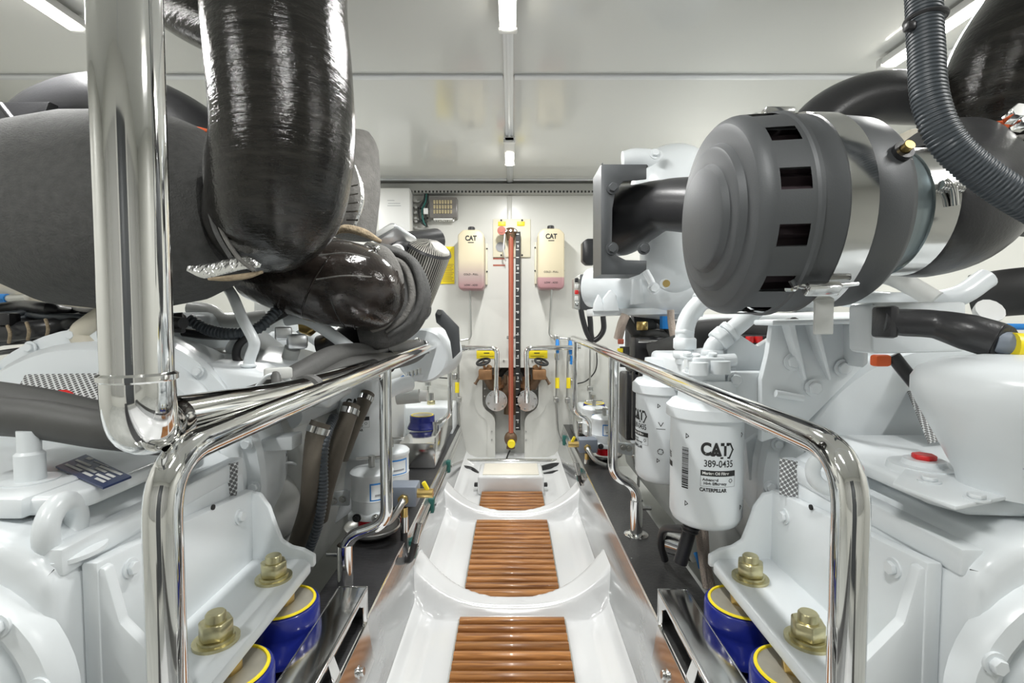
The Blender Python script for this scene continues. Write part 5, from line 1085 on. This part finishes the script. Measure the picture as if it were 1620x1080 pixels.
# hose, braided lines and small parts under the filters
t = thing('drain_pipe', 'black ribbed hose under the large oil filter', 'hose', P(1080, 880, 1.2)); ptube('hose', 'black_plastic', [(1098, 815, 1.15), (1092, 835, 1.15), (1085, 860, 1.15), (1076, 890, 1.15)], .016, t, 14)
ptube('branch', 'black_plastic', [(1090, 838, 1.15), (1068, 836, 1.2), (1050, 838, 1.26), (1046, 860, 1.3), (1052, 885, 1.32)], .010, t, 10)
for i in range(4): MB().torus(P(1096 - i * 1.5, 824 + i * 5, 1.15), (.2, 0, 1), .017, .003, 18, 6).build('rib', 'black_satin', t)
one('braided_line', 'pair of tan braided lines running down behind the right gearbox foot, near one', 'hose', MB().tube([P(1103, 818, 1.2), P(1106, 850, 1.18), P(1110, 885, 1.16), P(1117, 930, 1.14)], .0075, 10), 'braid')
one('braided_line', 'thicker tan braided line behind the right gearbox foot', 'hose', MB().tube([P(1112, 818, 1.24), P(1114, 850, 1.22), P(1117, 890, 1.2), P(1128, 940, 1.18)], .011, 10), 'braid')
one('starter_motor', 'silver cylinder under the large oil filter beside the black stringer', 'motor', MB().cyl(P(1062, 855, 1.3), P(1100, 868, 1.25), .034), 'steel')
one('blue_wire', 'short blue wire beside the silver cylinder', 'wire', MB().tube([P(1100, 874, 1.2), P(1104, 884, 1.19), P(1108, 898, 1.19)], .005, 8), 'blue_valve')
# engine support bracket with ribs, white box, black boot, harness
t = thing('support_bracket', 'white ribbed support bracket above the right rail', 'bracket', P(1280, 690, 1.05))
MB().prism([P(*p, 1.06) for p in ((1222, 512), (1368, 508), (1374, 516), (1372, 570), (1366, 580), (1278, 668), (1235, 690), (1205, 700), (1205, 600), (1215, 560))], (0, .02, 0), bev=.004).build('plate', 'engine_white', t)
MB().prism([P(1222, 506, 1.0), P(1372, 503, 1.0), P(1372, 512, 1.0), P(1222, 515, 1.0)], (0, .08, 0), bev=.004).build('top_flange', 'engine_white', t)
MB().prism([P(1365, 505, 1.0), P(1375, 505, 1.0), P(1374, 575, 1.0), P(1366, 582, 1.0)], (0, .08, 0), bev=.003).build('side_flange', 'engine_white', t)
for a, b in ((1262, 1277), (1300, 1316)): MB().prism([P(a - 14, 514, 1.01), P(a - 4, 514, 1.01), P(b, 600, 1.055), P(b - 4, 602, 1.055)], (0, .03, 0), bev=.002).build('rib', 'engine_white', t)
for a, b in ((1254, 572), (1333, 582), (1287, 613)): capbolt(P(a, b, 1.058), (0, -1, 0), .014, .012, t)
MB().tube([P(1227, 622, 1.05), P(1270, 630, 1.05)], .008, 10, 1).build('step_rib', 'engine_white', t)
MB().prism([P(*p, 1.15) for p in ((1150, 545), (1165, 525), (1200, 548), (1230, 530), (1230, 600), (1150, 600))], (0, .03, 0), bev=.004).build('back_web', 'engine_white', t)
MB().prism([P(*p, 1.20) for p in ((1180, 700), (1240, 660), (1290, 690), (1230, 760), (1185, 760))], (0, .02, 0), bev=.004).build('lower_web', 'engine_white', t)
t = thing('throttle_box', 'white mounting box behind the black rubber boot', 'box', P(1450, 560, .85)); MB().prism([P(*p, .86) for p in ((1378, 482), (1384, 478), (1530, 477), (1530, 556), (1384, 560), (1378, 555))], (0, .06, 0), bev=.006).build('case', 'engine_white', t)
for yy in (500, 512): MB().cyl(P(1385, yy, .858), P(1385, yy, .853), .004, seg=10).build('screw', 'steel_dull', t)
t = thing('battery_boot', 'black rubber cable boot with yellow sleeve at the right edge', 'cable boot', P(1500, 540, .76))
MB().tube([P(1396, 508, .80), P(1430, 510, .79), P(1480, 513, .77), P(1530, 525, .74), P(1575, 538, .72), P(1590, 542, .71)], [.020, .022, .022, .027, .027, .024], 22, 8).build('boot', 'black_satin', t)
MB().box(P(1400, 509, .80), (.016, .045, .052), bev=.006).build('boot_lip', 'black_satin', t); MB().tube([P(1575, 540, .715), P(1615, 546, .70)], .0165, 16, 1).build('grey_core', 'slate', t); MB().tube([P(1600, 548, .70), P(1650, 552, .69)], .020, 16, 1).build('yellow_sleeve', 'yellow', t)
one('silver_cap', 'silver ribbed cap behind the black rubber boot', 'cap', MB().lathe([(0, 0), (0, .014), (.006, .022), (.014, .024), (.02, .024), (.02, 0)], P(1556, 499, .95), (-.2, -1, .6), 14), 'engine_grey')
one('blue_pipe', 'thin blue pipe at the right edge above the yellow sleeve', 'pipe', MB().tube([P(1560, 516, .9), P(1700, 518, .9)], .006, 10, 1), 'blue_valve')
t = thing('sensor_harness', 'black taped sensor lead with orange connector below the white box', 'cable', P(1440, 620, .95))
MB().tube([P(1412, 562, .93), P(1430, 585, .92), P(1455, 615, .90), P(1480, 645, .88), P(1500, 670, .87)], .012, 12).build('lead', 'black_satin', t); MB().box(P(1393, 570, .93), (.030, .02, .022), bev=.005).build('orange_connector', 'orange', t); MB().torus(P(1469, 632, .885), (.5, 0, -.8), .0125, .005, 16, 8).build('green_tie', 'yellow', t)
sheet('guard', 'perforated_big', [P(1470, 700, .92), P(1530, 690, .95), P(1490, 585, 1.12), P(1428, 598, 1.10)], ER)
sheet('perforated_patch', 'perforated_big', [P(1234, 782, .985), P(1262, 789, .98), P(1262, 730, .99), P(1234, 724, .995)], ER)
one('starter_shield', 'grey rounded cover between the large oil filter and the right gearbox foot', 'shield', MB().ball(P(1205, 800, 1.3), .10, 28, 18, sq=(.8, 1.1, 1.15)), 'engine_grey')
MB().prism([P(*p, 1.16) for p in ((1215, 700), (1225, 560), (1300, 540), (1420, 560), (1450, 720), (1330, 760))], (0, .12, 0), bev=.02, seg=3).build('end_casting', 'engine_white', ER)
MB().prism([P(*p, 1.125) for p in ((1300, 688), (1318, 640), (1345, 606), (1398, 604), (1402, 640), (1388, 672), (1380, 690))], (0, .01, 0), bev=.004).build('recess_plate', 'engine_grey', ER)
# pipes under the air filter
one('diagonal_pipe', 'pale grey pipe running diagonally below the air filter', 'pipe', MB().tube([P(1300, 440, 1.15), P(1400, 435, 1.12), P(1480, 475, 1.05)], .020, 16), 'engine_grey')
one('diagonal_pipe', 'white curved pipe below the black filter bend', 'pipe', MB().tube([P(1330, 470, 1.2), P(1430, 478, 1.1), P(1510, 470, 1.05), P(1560, 440, 1.05)], .022, 16), 'engine_white')
one('solenoid', 'dark relay with red terminals behind the white filter pipes', 'relay', MB().box(P(1190, 555, 1.35), (.16, .08, .09), bev=.01), 'black_plastic')
one('rubber_hose', 'black rubber hose lying behind the white filter pipes', 'hose', MB().tube([P(1090, 530, 1.4), P(1150, 525, 1.4), P(1225, 530, 1.35), P(1260, 525, 1.3)], .04, 18), 'black_matt')
for i in range(2): one('red_terminal', ('red terminal cap behind the filter plate, nearer the filters', 'red terminal cap behind the filter plate, nearer the ribbed bracket')[i], 'terminal', MB().cyl(P(1186 + i * 14, 542, 1.30), P(1186 + i * 14, 532, 1.30), .010, seg=12), 'red')
# white header tank at the right edge
t = thing('header_tank', 'white bucket shaped tank at the right edge above the gearbox', 'tank', P(1620, 800, .68)); q = V((.705, .68, .640))
MB().lathe([(0, 0), (0, .062), (.02, .066), (.06, .085), (.115, .112), (.135, .120), (.155, .120), (.170, .112), (.183, .085), (.190, .04), (.191, 0)], q, (0, 0, 1), 56).build('body', 'engine_white', t)
tx = MB(); Ft = V((-.705, -.68, 0)).normalized()
for i in range(5):
    m_ = cyl_map(q + V((0, 0, .050 + i * .0045)), .0865 + i * .0022, Ft, .35); put_rect(tx, m_, -.025 + (i % 2) * .006, 0, .05, .0022, 6)
stuff(tx.build('print', 'lilac', t))
# ceiling channel beside the right lamp
t = thing('ceiling_channel', 'white moulded cable trunk on the ceiling with dark opening', 'channel', (1.5, 1.6, CEIL - .03))
MB().tube([(1.42, 1.62, CEIL - .012), (1.50, 1.45, CEIL - .012), (1.56, 1.1, CEIL - .012)], .05, 16, 6, squash=.4).build('trunk', 'ceiling_strip', t); MB().ball((1.425, 1.60, CEIL - .024), .036, sq=(.8, 1.2, .25)).build('opening', 'black_matt', t)

# clutter behind the turbocharger shelf
t = thing('pump_cluster', 'dark pump and hose cluster in the shadow below the turbocharger shelf', 'pump', P(1030, 590, 1.95))
MB().box(P(1042, 548, 2.0), (.26, .12, .22), bev=.03, seg=3).build('casing', 'black_plastic', t)
MB().cyl(P(1000, 512, 1.88), P(1035, 512, 1.88), .035).build('motor', 'charcoal', t)
for i, pts in enumerate(([(990, 505), (1010, 530), (1040, 528), (1080, 545)], [(1000, 600), (1030, 580), (1070, 585), (1095, 570)], [(1040, 500), (1060, 525), (1050, 555), (1070, 590)])): MB().tube([P(a, b, 1.84) for a, b in pts], .018, 12).build('hose', 'rubber', t)
for a, b in ((1012, 536), (1062, 522), (1040, 600)): MB().hexa(P(a, b, 1.86), (0, -1, 0), .016, .02).build('nut', 'steel', t)
MB().box(P(1068, 560, 1.86), (.06, .03, .05), bev=.006).build('connector', 'slate', t)
for i, (a, b) in enumerate(((1105, 573), (1140, 571))):
    MB().cyl(P(a, b + 20, 1.06), P(a, b, 1.06), .020).build('port_cap', 'engine_white', bpy.data.objects['oil_manifold'])
